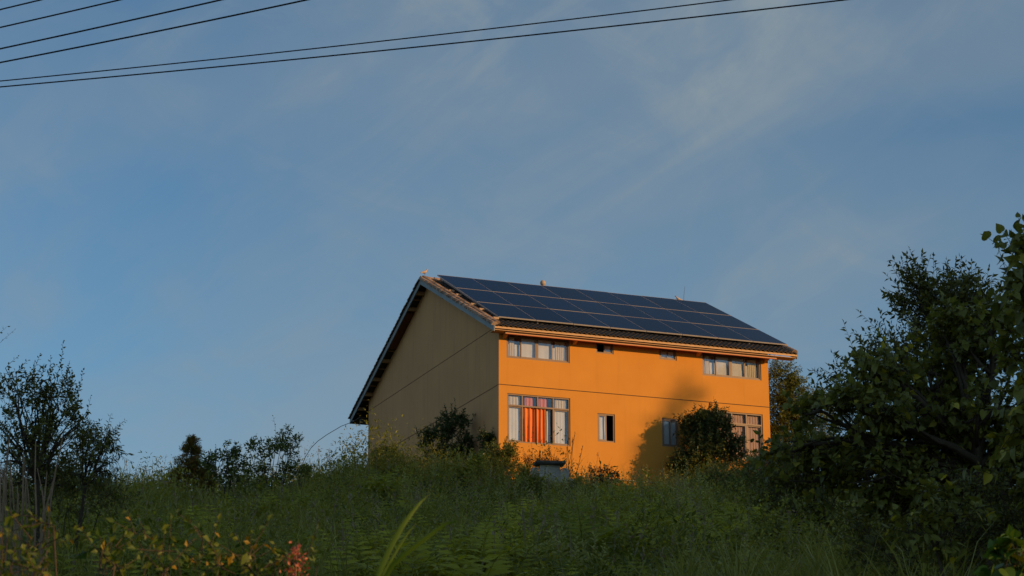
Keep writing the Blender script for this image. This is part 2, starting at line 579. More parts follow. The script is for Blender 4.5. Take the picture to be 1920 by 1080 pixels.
house = empty('house', hw(0, 0, ZB), YAW)
tag(house, 'two-storey house with orange front wall, tiled roof and shaded gable end', 'house')
HO = (0, 0, -ZB)                                # children are drawn in house coordinates and lifted by this

WIN = {'UL': (0.32, 3.02, 1.10, 2.06), 'UR': (8.91, 11.60, 1.10, 2.06), 'us1': (4.18, 4.94, 1.63, 2.08), 'us2': (6.97, 7.75, 1.61, 2.08),
       'LL': (0.35, 3.03, -2.28, -0.33), 'LR': (8.90, 11.60, -2.28, -0.33), 'ls1': (4.20, 4.96, -1.99, -0.84), 'ls2': (7.03, 7.78, -1.98, -0.82)}


def wall_holes(x0, x1, z0, z1, y0, y1, holes):
    mb = MB()
    xs = sorted({x0, x1, *[h[0] for h in holes], *[h[1] for h in holes]})
    zs = sorted({z0, z1, *[h[2] for h in holes], *[h[3] for h in holes]})
    for i in range(len(xs) - 1):
        for j in range(len(zs) - 1):
            cx, cz = (xs[i] + xs[i + 1]) / 2, (zs[j] + zs[j + 1]) / 2
            if any(h[0] < cx < h[1] and h[2] < cz < h[3] for h in holes):
                continue
            a, b, c, d = xs[i], xs[i + 1], zs[j], zs[j + 1]
            mb.raw([(a, y0, c), (b, y0, c), (b, y0, d), (a, y0, d)], [[(0, 1, 2, 3)]])
            mb.raw([(a, y1, c), (b, y1, c), (b, y1, d), (a, y1, d)], [[(3, 2, 1, 0)]])
    for (a, b, c, d) in holes + [(x0, x1, z0, z1)]:
        mb.raw([(a, y0, c), (b, y0, c), (b, y0, d), (a, y0, d), (a, y1, c), (b, y1, c), (b, y1, d), (a, y1, d)],
               [[(0, 1, 5, 4), (1, 2, 6, 5), (2, 3, 7, 6), (3, 0, 4, 7)]])
    return mb


fw = wall_holes(0.0, W, -3.82, 2.36, 0.0, 0.24, list(WIN.values())).build('front_wall', M['orange_plaster'], house, HO)
fw['label'] = 'orange painted front wall'
pl = MB().box(0.02, W - 0.02, -0.035, 0.2, ZB, -3.823).build('plinth', M['plinth'], house, HO)


def gable(x0, x1, name):
    ys = [0.243, 4.5, YR, 13.0, D]
    poly = [(0.243, ZB), (D, ZB), (D, zroof(D) - 0.15), (YR, ZR - 0.15), (0.243, zroof(0.243) - 0.15)]
    return MB().prism(poly, x0, x1, 'yz').build(name, M['shaded_plaster'], house, HO)


gw = gable(0.0, 0.24, 'gable_wall')
gw['label'] = 'plain gable wall, its orange paint toned down for shade'
# the corner strip of the gable side that closes the front wall's end
MB().box(-0.004, 0.0, 0.0, 0.244, ZB, 2.36).build('corner_strip', M['shaded_plaster'], house, HO)
gable(W - 0.24, W - 0.002, 'gable_wall')
MB().box(0.24, W - 0.24, D - 0.24, D - 0.003, ZB, zroof(D) - 0.16).build('rear_wall', M['shaded_plaster'], house, HO)
MB().box(0.245, W - 0.245, 0.245, D - 0.245, -0.20, -0.06).build('floor_slab', M['interior'], house, HO)
MB().box(0.245, W - 0.245, 0.245, D - 0.245, -3.9, -3.8).build('floor_slab', M['interior'], house, HO)
MB().box(0.245, W - 0.245, 3.6, 3.75, -3.79, -0.21).build('partition_wall', M['interior'], house, HO)
MB().box(0.245, W - 0.245, 3.6, 3.75, -0.05, 2.3).build('partition_wall', M['interior'], house, HO)
# storey lines in the plaster
MB().box(0.0, W, -0.008, 0.01, -0.016, 0.010).build('storey_line', M['groove'], house, HO)
MB().box(-0.012, 0.01, -0.008, D, -0.016, 0.008).build('storey_line', M['plinth'], house, HO)
MB().box(-0.012, 0.01, 0.1, D, 2.40, 2.42).build('storey_line', M['plinth'], house, HO)
MB().tube([(3.4, -0.05, -3.47), (7.0, -0.05, -3.50), (W - 0.1, -0.05, -3.47)], 0.014, 6).build('wall_cable', M['cable_white'], house, HO)


# --- windows
def bars(mb, x0, x1, z0, z1, w, y0, y1):
    mb.box(x0, x1, y0, y1, z0, z0 + w); mb.box(x0, x1, y0, y1, z1 - w, z1)
    mb.box(x0, x0 + w, y0, y1, z0 + w, z1 - w); mb.box(x1 - w, x1, y0, y1, z0 + w, z1 - w)


def pane(win, x0, x1, z0, z1, y=0.085):
    MB().box(x0, x1, y, y + 0.006, z0, z1).build('pane', M['glass'], win)


def sash(win, x0, x1, z0, z1, y=0.075, w=0.045):
    mb = MB(); bars(mb, x0, x1, z0, z1, w, y, y + 0.03)
    mb.build('sash', M['window_frame'], win)
    pane(win, x0 + w, x1 - w, z0 + w, z1 - w, y + 0.012)


def curtain(win, x0, x1, z0, z1, mat, y=0.19, amp=0.02, per=0.11, seed=0):
    r = np.random.default_rng(seed)
    n = max(6, int((x1 - x0) / per * 8))
    xs = np.linspace(x0, x1, n)
    ph = np.cumsum(r.uniform(0.75, 1.3, n)) * (2 * math.pi / 8)
    wav = np.sin(ph)
    nz = 7
    zz = np.linspace(z0, z1, nz)
    V = []
    for j, z in enumerate(zz):
        k = 1 - 0.35 * j / (nz - 1)
        V.append(np.stack([xs + 0.006 * np.sin(ph * 0.5 + j * 0.4), y + amp * k * wav + 0.004 * np.sin(j * 1.3 + xs * 9), np.full(n, z)], -1))
    V = np.concatenate(V)
    i = (np.arange(nz - 1)[:, None] * n + np.arange(n - 1)[None]).ravel()
    obj('curtain', mesh_np('curtain', V, [np.stack([i, i + 1, i + n + 1, i + n], -1)], mat, smooth=True), win)


def window(key, mull_x=(), transom=None, loc=HO):
    x0, x1, z0, z1 = WIN[key]
    mb = MB(); e = 0.003
    x0, x1, z0, z1 = x0 + e, x1 - e, z0 + e, z1 - e
    w = 0.055
    bars(mb, x0, x1, z0, z1, w, 0.03, 0.12)
    if transom:
        mb.box(x0 + w, x1 - w, 0.032, 0.118, transom - 0.03, transom + 0.03)
    for (mxx, a, b) in mull_x:
        mb.box(mxx - 0.026, mxx + 0.026, 0.034, 0.116, a, b)
    win = mb.build('window', M['window_frame'], house, loc)
    return win, x0 + w, x1 - w, z0 + w, z1 - w


for key in ('UL', 'UR'):
    a = WIN[key][0]
    ms = (a + 0.63, a + 1.30, a + 1.96)
    z0, z1 = WIN[key][2] + 0.06, WIN[key][3] - 0.06
    win, fx0, fx1, fz0, fz1 = window(key, [(ms[1], z0, z1)])
    win['label'] = 'upper window with striped cream curtains at both sides'
    edges = [fx0, ms[0], ms[1], fx1]
    cuts = [fx0, ms[0], ms[1] - 0.026, ms[1] + 0.026, ms[2], fx1]
    sash(win, cuts[0], cuts[1] + 0.02, fz0, fz1, 0.066)
    sash(win, cuts[1] - 0.02, cuts[2], fz0, fz1, 0.040)
    sash(win, cuts[3], cuts[4] + 0.02, fz0, fz1, 0.040)
    sash(win, cuts[4] - 0.02, cuts[5], fz0, fz1, 0.066)
    curtain(win, fx0 + 0.1, fx0 + 0.32, fz0 - 0.02, fz1, M['curtain_cream'], 0.132, 0.0122, 0.08, 1)
    curtain(win, fx0 + 0.02, cuts[1], fz0 - 0.02, fz1 - 0.30, M['curtain_white'], 0.150, 0.006, 0.2, 2)
    curtain(win, cuts[1] + 0.02, cuts[2], fz0 - 0.02, fz1 - 0.02, M['curtain_white'], 0.128, 0.004, 0.3, 3)
    curtain(win, cuts[3], cuts[4], fz0 - 0.02, fz1 - 0.02, M['curtain_white'], 0.128, 0.004, 0.3, 4)
    curtain(win, cuts[4] + 0.16, cuts[5] - 0.10, fz0 - 0.02, fz1, M['curtain_cream'], 0.132, 0.0122, 0.08, 5)
    curtain(win, cuts[4] + 0.02, cuts[5], fz0 - 0.02, fz1 - 0.30, M['curtain_white'], 0.150, 0.006, 0.2, 6)

for key, lit in (('us1', False), ('us2', True)):
    win, fx0, fx1, fz0, fz1 = window(key)
    mid = (fx0 + fx1) / 2
    sash(win, mid - 0.02, fx1, fz0, fz1, 0.066)
    if lit:
        sash(win, fx0, mid + 0.02, fz0, fz1, 0.040)
        curtain(win, fx0, mid, fz0, fz1, M['curtain_white'], 0.128, 0.004, 0.3, 8)
    else:
        win['label'] = 'small upper window with its left half slid open'
    curtain(win, mid, fx1, fz0, fz1, M['curtain_white'], 0.128, 0.004, 0.3, 7)

for key, cm in (('LL', 'curtain_white'), ('LR', 'curtain_pink')):
    x0, x1, z0, z1 = WIN[key]
    tz = -0.80
    ms = [x0 + 0.65, x0 + 1.30, x0 + 1.97]
    mull = [(m_, tz + 0.03, z1 - 0.06) for m_ in ms] + [(ms[0], z0 + 0.06, tz - 0.03), (ms[2], z0 + 0.06, tz - 0.03)]
    win, fx0, fx1, fz0, fz1 = window(key, mull, tz)
    cs = [fx0, *ms, fx1]
    for k in range(4):
        pane(win, cs[k] + (0.026 if k else 0), cs[k + 1] - (0.026 if k < 3 else 0), tz + 0.03, fz1)
    sash(win, fx0, ms[0] - 0.026, fz0, tz - 0.03, 0.066)
    sash(win, ms[2] + 0.026, fx1, fz0, tz - 0.03, 0.066)
    if key == 'LL':
        win['label'] = 'large window with vivid orange curtain in the open middle'
        curtain(win, fx0, ms[0] + 0.03, fz0, tz, M['curtain_white'], 0.128, 0.005, 0.14, 11)
        curtain(win, ms[2] - 0.03, fx1 - 0.14, fz0, tz, M['curtain_white'], 0.128, 0.005, 0.14, 12)
        curtain(win, ms[2] - 0.23, ms[2] - 0.06, fz0, tz, M['curtain_white'], 0.19, 0.005, 0.14, 19)
        curtain(win, ms[0] + 0.04, ms[0] + 0.52, fz0 - 0.03, tz - 0.02, M['curtain_orange'], 0.105, 0.045, 0.19, 13)
        curtain(win, ms[0] + 0.55, ms[0] + 1.02, fz0 - 0.03, tz - 0.02, M['curtain_orange'], 0.115, 0.045, 0.17, 14)
        curtain(win, ms[0] + 0.14, ms[0] + 0.48, tz + 0.02, fz1, M['curtain_orange'], 0.138, 0.016, 0.15, 15)
        curtain(win, ms[1] + 0.08, ms[1] + 0.42, tz + 0.02, fz1, M['curtain_orange'], 0.138, 0.016, 0.15, 16)
        curtain(win, fx0 + 0.05, ms[0] - 0.08, tz + 0.02, fz1, M['curtain_cream'], 0.132, 0.012, 0.12, 17)
        curtain(win, ms[2] + 0.1, fx1 - 0.08, tz + 0.02, fz1, M['curtain_cream'], 0.132, 0.012, 0.12, 18)
    else:
        win['label'] = 'large window with pale pink curtains partly behind the tree'
        sash(win, ms[0] + 0.026, ms[1] + 0.02, fz0, tz - 0.03, 0.066)
        sash(win, ms[1] - 0.02, ms[2] - 0.026, fz0, tz - 0.03, 0.040)
        for k in range(4):
            curtain(win, cs[k] + 0.03, cs[k + 1] - 0.02, fz0, tz, M[cm], 0.132, 0.010, 0.12, 20 + k)
            curtain(win, cs[k] + 0.03, cs[k + 1] - 0.02, tz + 0.02, fz1, M[cm], 0.132, 0.010, 0.12, 30 + k)

for key in ('ls1', 'ls2'):
    win, fx0, fx1, fz0, fz1 = window(key)
    mid = (fx0 + fx1) / 2
    sash(win, fx0, mid + 0.03, fz0, fz1, 0.040)
    curtain(win, fx0, mid + 0.02, fz0, fz1, M['curtain_white'], 0.126, 0.004, 0.2, 41)
    if key == 'ls2':
        sash(win, mid - 0.02, fx1, fz0, fz1, 0.066)
        curtain(win, mid + 0.03, fx1, fz0, fz1, M['curtain_white'], 0.128, 0.004, 0.2, 42)
    else:
        win['label'] = 'narrow lower window with its right half slid open'

# --- roof: deck, tiles, rake caps, ridge caps, barge boards, eaves
roof = MB().hexa([(X0 + .05, YE + .03, ZE - .11), (X1 - .05, YE + .03, ZE - .11), (X1 - .05, YR, ZR - .11), (X0 + .05, YR, ZR - .11),
                  (X0 + .05, YE + .03, ZE - .05), (X1 - .05, YE + .03, ZE - .05), (X1 - .05, YR, ZR - .05), (X0 + .05, YR, ZR - .05)]) \
    .hexa([(X0 + .05, YR + .001, ZR - .11), (X1 - .05, YR + .001, ZR - .11), (X1 - .05, YBK - .03, ZBK - .11), (X0 + .05, YBK - .03, ZBK - .11),
           (X0 + .05, YR + .001, ZR - .05), (X1 - .05, YR + .001, ZR - .05), (X1 - .05, YBK - .03, ZBK - .05), (X0 + .05, YBK - .03, ZBK - .05)]) \
    .build('roof', M['deck'], house, HO)


def tile_field(ya, za, yb, zb, x0, x1, name):
    """courses of pan-and-roll tiles; each course overlaps the one below it"""
    L = math.hypot(yb - ya, zb - za)
    n = int(round(L / 0.30))
    per = 0.21
    xs = np.arange(x0, x1, per / 6)
    prof = 0.042 * np.maximum(np.sin(2 * math.pi * xs / per), -0.7)
    sg = 1 if yb > ya else -1
    nrm = np.array([0, -(zb - za) * sg, abs(yb - ya)]) / L
    r = np.random.default_rng(3)
    V = []; Q = []; base = 0
    m = len(xs)
    for i in range(n):
        t0, t1 = i / n, min(1.0, (i + 1.12) / n)
        jit = r.normal(0, 0.004, m // 6 + 2)[(np.arange(m) // 6)]
        rows = []
        for (t, lift) in ((t0, -0.012), (t0, 0.030), (t1, 0.0)):
            p = np.stack([xs, np.full(m, ya + (yb - ya) * t), np.full(m, za + (zb - za) * t)], -1)
            off = prof + lift + jit if lift >= 0 else prof + lift
            rows.append(p + nrm[None] * off[:, None])
        V.append(np.concatenate(rows))
        k = np.arange(m - 1)
        for q in range(2):
            Q.append(np.stack([base + q * m + k, base + q * m + k + 1, base + (q + 1) * m + k + 1, base + (q + 1) * m + k], -1))
        base += 3 * m
    o = obj(name, mesh_np(name, np.concatenate(V), [np.concatenate(Q)], M['roof_tile']), roof)
    o['kind'] = 'stuff'
    return o


tile_field(YE - 0.06, ZE - 0.03, YR, ZR, X0 + 0.12, X1 - 0.03, 'roof_tiles')
tile_field(YBK + 0.06, ZBK - 0.03, YR, ZR, X0 + 0.12, X1 - 0.03, 'roof_tiles')


def cap_mesh(name, L, r):
    mb = MB()
    a = np.linspace(-0.1, math.pi + 0.1, 7)
    V = []
    for (y, k) in ((0, 1.14), (L * 0.25, 1.08), (L, 0.94)):
        V += [(r * k * math.cos(t), y, r * k * math.sin(t)) for t in a]
    n = len(a)
    q = [(i * n + j, i * n + j + 1, (i + 1) * n + j + 1, (i + 1) * n + j) for i in range(2) for j in range(n - 1)]
    q2 = [tuple(range(n))[::-1]]
    mb.raw(V, [q, q2])
    return mb.mesh(name, M['cap_tile'])


cap = cap_mesh('rake_tile', 0.30, 0.115)
capr = cap_mesh('ridge_tile', 0.34, 0.12)
capb = MB().box(-0.20, 0.02, -0.04, 0.05, -0.02, 0.05).mesh('sunlit_half_tile', M['sunlit_tile'])


def put(me, name, loc, rot, parent):
    o = obj(name, me, parent, loc)
    o.rotation_euler = rot
    return o


for xr, zo in ((X0 + 0.15, 0.035), (X0 + 0.03, -0.02), (X1 - 0.12, 0.02)):
    for (ya, za, yb, zb) in ((YE, ZE, YR, ZR), (YBK, ZBK, YR, ZR)):
        L = math.hypot(yb - ya, zb - za)
        n = int(L / 0.27)
        for i in range(n):
            t = i / n
            pt = math.atan2(zb - za, abs(yb - ya))
            put(cap, 'rake_tile', (xr + random.uniform(-.012, .012), ya + (yb - ya) * t, za + (zb - za) * t + zo),
                (pt, 0, random.uniform(-.05, .05)) if yb > ya else (pt, 0, math.pi + random.uniform(-.05, .05)), roof)
for i in range(int((X1 - X0) / 0.31)):
    put(capr, 'ridge_tile', (X0 + i * 0.31, YR, ZR - 0.02), (0, 0, -math.pi / 2 + random.uniform(-.03, .03)), roof)
# sun on the tile ends beside the panels, put into the blocks' pale colour
for y in (0.25, 1.9, 2.9, 4.75, 5.6, 8.0):
    put(capb, 'sunlit_half_tile', (0.06, y, zroof(y) + 0.10), (math.atan(S1), 0, random.uniform(-.1, .1)), roof)

# barge boards along the left and right rakes
for (xa, xb) in ((X0, X0 + 0.035), (X1 - 0.035, X1)):
    for (ya, za, yb, zb) in ((YE, ZE, YR, ZR), (YR, ZR, YBK, ZBK)):
        MB().hexa([(xa, ya, za - .27), (xb, ya, za - .27), (xb, yb, zb - .27), (xa, yb, zb - .27),
                   (xa, ya, za - .03), (xb, ya, za - .03), (xb, yb, zb - .03), (xa, yb, zb - .03)]).build('barge_board', M['barge'], roof)
# purlin ends under the left overhang, and battens between them
for y in (0.6, 3.2, 5.8, 9.35, 10.45, 14.2, 15.6, 16.75, 17.9):
    z = zroof(y)
    MB().box(X0 + 0.036, 0.0, y - 0.07, y + 0.07, z - 0.29, z - 0.13).build('purlin', M['purlin'], roof)
for y in (9.9, 13.55, 14.9, 16.2, 17.3, 18.4):
    z = zroof(y)
    MB().box(X0 + 0.036, 0.0, y - 0.025, y + 0.025, z - 0.17, z - 0.115).build('batten', M['purlin'], roof)
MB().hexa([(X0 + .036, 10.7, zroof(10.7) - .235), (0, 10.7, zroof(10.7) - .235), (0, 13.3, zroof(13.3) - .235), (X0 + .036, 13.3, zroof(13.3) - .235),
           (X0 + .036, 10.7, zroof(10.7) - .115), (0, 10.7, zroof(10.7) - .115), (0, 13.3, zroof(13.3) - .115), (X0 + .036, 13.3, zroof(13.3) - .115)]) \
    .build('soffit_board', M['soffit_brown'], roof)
MB().box(X0 + .036, W, D + 0.002, D + 0.16, 1.80, 2.02).build('rear_beam', M['deck'], roof)
MB().box(X0 + .036, W + 1.0, YBK - 0.06, YBK - 0.02, ZBK - 0.26, ZBK - 0.12).build('rear_fascia', M['deck'], roof)
MB().box(X0 + .036, W + 1.0, D + 0.161, YBK - 0.061, ZBK - 0.25, ZBK - 0.22).build('rear_soffit', M['deck'], roof)
# front eave
MB().box(X0 + .036, X1 - .036, YE - 0.015, YE + 0.02, ZE - 0.145, ZE - 0.065).build('fascia_board', M['fascia'], roof)
MB().box(0.12, 12.12, -0.42, -0.33, 1.965, 2.05).build('eave_beam', M['fascia'], roof)
MB().box(0.12, 12.12, -0.43, -0.42, 1.955, 1.975).build('red_trim', M['red_trim'], roof)
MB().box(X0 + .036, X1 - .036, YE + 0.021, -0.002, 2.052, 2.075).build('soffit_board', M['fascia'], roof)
for x in (0.16, 3.14, 8.62, 11.72):
    MB().prism([(-0.327, 2.048), (-0.002, 2.048), (-0.002, 1.86), (-0.327, 1.96)], x, x + 0.12, 'yz').build('eave_bracket', M['orange_plaster'], roof)
# finial ball and antenna on the ridge
fb = (5.33, YR - 0.05, ZR + 0.1)
MB().lathe([(0.07, 0), (0.045, 0.06), (0.05, 0.10), (0.095, 0.15), (0.125, 0.23), (0.118, 0.30), (0.08, 0.355), (0.03, 0.38), (0.0, 0.385)], 16) \
    .build('ridge_ball', M['finial'], roof, fb, smooth=True)
MB().tube([(12.2, YR - 0.2, ZR - 0.05), (12.22, YR - 0.2, ZR + 0.4), (12.28, YR - 0.2, ZR + 0.85)], [0.009, 0.007, 0.005], 5).build('antenna', M['wire'], roof)

# ------------------------------------------------------------------ solar array
PX0, PX1, PYB, PZB, PYT, PZT = 0.108, 13.07, 0.34, 2.80, 7.96, 6.55
arr = empty('solar_array', hw(PX0, PYB, PZB - 0.2), YAW)
tag(arr, 'array of dark blue solar panels in three rows on the tiled roof', 'solar panels')
pa = math.atan2(PZT - PZB, PYT - PYB)
PL = math.hypot(PYT - PYB, PZT - PZB)
cw, ch = (PX1 - PX0) / 8, PL / 3
gp = 0.022
fr = MB()
aw, bw, th = cw - gp, ch - 0.02, 0.05
fr.box(0, aw, 0, 0.016, 0, th); fr.box(0, aw, bw - 0.010, bw, 0, th)
fr.box(0, 0.003, 0.016, bw - 0.010, 0, th - 0.0055); fr.box(aw - 0.003, aw, 0.016, bw - 0.010, 0, th - 0.0055)
fr_me = fr.mesh('solar_panel', M['alu'])
gl_me = MB().box(0.003, aw - 0.003, 0.016, bw - 0.010, 0.01, th - 0.006).mesh('cell_sheet', M['cells'])
for r_ in range(3):
    for c_ in range(8):
        p = obj('solar_panel', fr_me, arr)
        s_ = r_ * ch
        p.location = (c_ * cw, s_ * math.cos(pa), 0.2 + s_ * math.sin(pa) + random.uniform(-.003, .003))
        p.rotation_euler = (pa + random.uniform(-.0015, .0015), random.uniform(-.001, .001), 0)
        g_ = obj('cell_sheet', gl_me, p)
rl = MB()
for k in range(9):
    x = 0.12 + k * (PX1 - PX0 - 0.3) / 8
    P0 = np.array([x, 0.10, 0.2 - 0.02]); d = np.array([0, math.cos(pa), math.sin(pa)]) * (PL - 0.2)
    n_ = np.array([0, -math.sin(pa), math.cos(pa)])
    b_ = []
    for zz in (-0.05, 0.045):
        for (xx, tt) in ((0, 0), (0.05, 0), (0.05, 1), (0, 1)):
            b_.append(P0 + np.array([xx, 0, 0]) + d * tt + n_ * zz)
    MB().hexa(b_).build('rail', M['alu'], arr)
    for tt in (0.02, 0.33, 0.66):
        q = P0 + d * tt
        MB().box(q[0] + 0.005, q[0] + 0.045, q[1] - 0.01, q[1] + 0.03, q[2] - 0.16, q[2] - 0.05).build('roof_hook', M['deck'], arr)

# ------------------------------------------------------------------ birds on the roof
def bird(p, rz, label, s=1.0):
    """one continuous body: tail, belly, breast, neck, head, beak swept along x"""
    st = [(-0.175, 0.012, 0.060, 0.006, 0.022), (-0.13, 0.022, 0.072, 0.010, 0.026), (-0.085, 0.05, 0.088, 0.028, 0.036), (-0.03, 0.068, 0.098, 0.052, 0.055),
          (0.025, 0.078, 0.115, 0.058, 0.062), (0.06, 0.074, 0.148, 0.046, 0.052), (0.078, 0.062, 0.185, 0.032, 0.034), (0.088, 0.055, 0.215, 0.026, 0.026),
          (0.108, 0.05, 0.225, 0.022, 0.022), (0.126, 0.03, 0.222, 0.008, 0.008), (0.15, 0.02, 0.214, 0.002, 0.002)]
    a = np.linspace(0, 2 * math.pi, 10, endpoint=False)
    V = []
    for (x, _, z, w, h) in st:
        V += [(x * s, w * math.cos(t) * s, (z + h * math.sin(t)) * s) for t in a]
    n = len(a)
    q = [(i * n + j, i * n + (j + 1) % n, (i + 1) * n + (j + 1) % n, (i + 1) * n + j) for i in range(len(st) - 1) for j in range(n)]
    b = empty('bird', p, rz)
    MB().raw(V, [q, [tuple(range(n))[::-1]], [tuple(range((len(st) - 1) * n, len(st) * n))]]).build('body', M['bird'], b, smooth=True)
    for sy in (-0.02, 0.02):
        MB().tube([(0.0, sy * s, 0.06 * s), (0.004, sy * s, 0.0)], 0.005 * s, 5).build('leg', M['bark_pale'], b)
    tag(b, label, 'bird', 'birds perched on the roof ridge')


bird(hw(X0 + 0.17, YR - 0.1, ZR + 0.14), YAW + R(15), 'pale brown bird perched on the roof peak above the gable', 1.25)
bird(hw(11.88, YR - 0.3, ZR + 0.06), YAW + R(165), 'small pale bird on the ridge beside the thin antenna', 1.15)

# ------------------------------------------------------------------ overhead wires
def wire(v0, b, c, ya, yb, r, label, grp, ua=-500, ub=2400):
    us = np.linspace(ua, ub, 40)
    P = np.array([at(u, v0 + b * u + c * u * u, ya + (yb - ya) * (u - ua) / (ub - ua)) for u in us])
    base = P[0].copy()
    o = MB().tube(P - base, r, 6).build('overhead_wire', M['wire'], None, base)
    tag(o, label, 'wire', grp)


wire(163, -.0885, -9.2e-6, 33, 25, 0.0106, 'lowest and longest overhead wire crossing the sky', 'overhead wires')
wire(152, -.0975, -1.0e-5, 33.4, 25.4, 0.0094, 'long overhead wire just above the lowest one', 'overhead wires')
wire(117.3, -.193, -2.0e-5, 27, 22, 0.0106, 'lowest of the four steep wires in the upper left corner', 'overhead wires', ub=1100)
wire(91.5, -.214, -1.8e-5, 27.3, 22, 0.0106, 'second lowest of the four steep wires in the upper left corner', 'overhead wires', ub=900)
wire(51.5, -.226, -2.0e-5, 27.6, 22, 0.0100, 'second highest of the four steep wires in the upper left corner', 'overhead wires', ub=800)
wire(18, -.238, -2.0e-5, 27.9, 22, 0.0100, 'topmost short wire in the upper left corner', 'overhead wires', ub=600)
e0 = hw(X0 + 0.05, YBK - 0.05, ZBK - 0.2)
P = [e0, at(640, 799, 97.5), at(613, 815, 96.5), at(596, 827, 96), at(583, 840, 95.5), at(572, 858, 95), at(560, 890, 94.5)]
o = MB().tube(np.array(P) - e0, 0.014, 6).build('drop_cable', M['wire'], None, e0)
tag(o, 'thin cable hanging from the rear eave down to the grass', 'cable')

# ------------------------------------------------------------------ leaves, twigs, trees
def leaf_tpl(w=0.42, fold=0.10, droop=0.08):
    V = np.array([(0, 0, 0), (-w / 2, 0.42, fold), (w / 2, 0.42, fold), (0, 0.5, 0), (0, 1.0, -droop)])
    T = np.array([(0, 2, 3), (2, 4, 3), (0, 3, 1), (3, 4, 1)])
    return V, T


def heart_tpl(fold=0.10, droop=0.16):
    """heart-shaped leaf: two lobes at the stalk, drawn-out tip, folded on the midrib"""
    half = [(0.16, -0.10), (0.36, -0.02), (0.44, 0.22), (0.36, 0.50), (0.17, 0.78)]
    mid = [(0, 0.0), (0, 0.28), (0, 0.62), (0, 1.06)]
    V = [(0, y, -droop * max(0, y) ** 2) for (_, y) in mid]
    V += [(x, y, fold * x * 2 - droop * max(0, y) ** 2) for (x, y) in half]
    V += [(-x, y, fold * x * 2 - droop * max(0, y) ** 2) for (x, y) in half]
    T = []
    for b, fl in ((4, False), (9, True)):
        f = [(0, b, b + 1), (0, b + 1, 1), (1, b + 1, b + 2), (1, b + 2, b + 3), (1, b + 3, 2), (2, b + 3, b + 4), (2, b + 4, 3)]
        T += [t[::-1] if fl else t for t in f]
    return np.array(V, float), np.array(T)


def unit(a):
    return a / (np.linalg.norm(a, axis=-1, keepdims=True) + 1e-9)


def place(tpl, P, Dr, Nm, s):
    """copies of a leaf template; returns V, T"""
    TV, TT = tpl
    Y = unit(Dr)
    X = unit(np.cross(Y, Nm))
    Z = np.cross(X, Y)
    s = np.asarray(s)[:, None, None]
    V = P[:, None] + s * (TV[None, :, 0:1] * X[:, None] + TV[None, :, 1:2] * Y[:, None] + TV[None, :, 2:3] * Z[:, None])
    n, k = len(P), len(TV)
    T = (TT[None] + (np.arange(n) * k)[:, None, None]).reshape(-1, 3)
    return V.reshape(-1, 3), T


def prisms(A, B, ra, rb):
    """three-sided twigs from A to B"""
    n = len(A)
    T = unit(B - A)
    X = unit(np.cross(T, np.array([0.31, 0.11, 0.94])))
    Y = np.cross(T, X)
    V = []
    for (P, r) in ((A, ra), (B, rb)):
        for a in (0, 2.094, 4.189):
            V.append(P + np.asarray(r)[..., None] * (math.cos(a) * X + math.sin(a) * Y))
    V = np.stack(V, 1).reshape(-1, 3)
    b = (np.arange(n) * 6)[:, None]
    Q = np.concatenate([b + np.array([[0, 1, 4, 3]]), b + np.array([[1, 2, 5, 4]]), b + np.array([[2, 0, 3, 5]])])
    return V, Q


def rand_dirs(n, r):
    return unit(r.normal(size=(n, 3)))


UP = np.array([0, 0, 1.0])


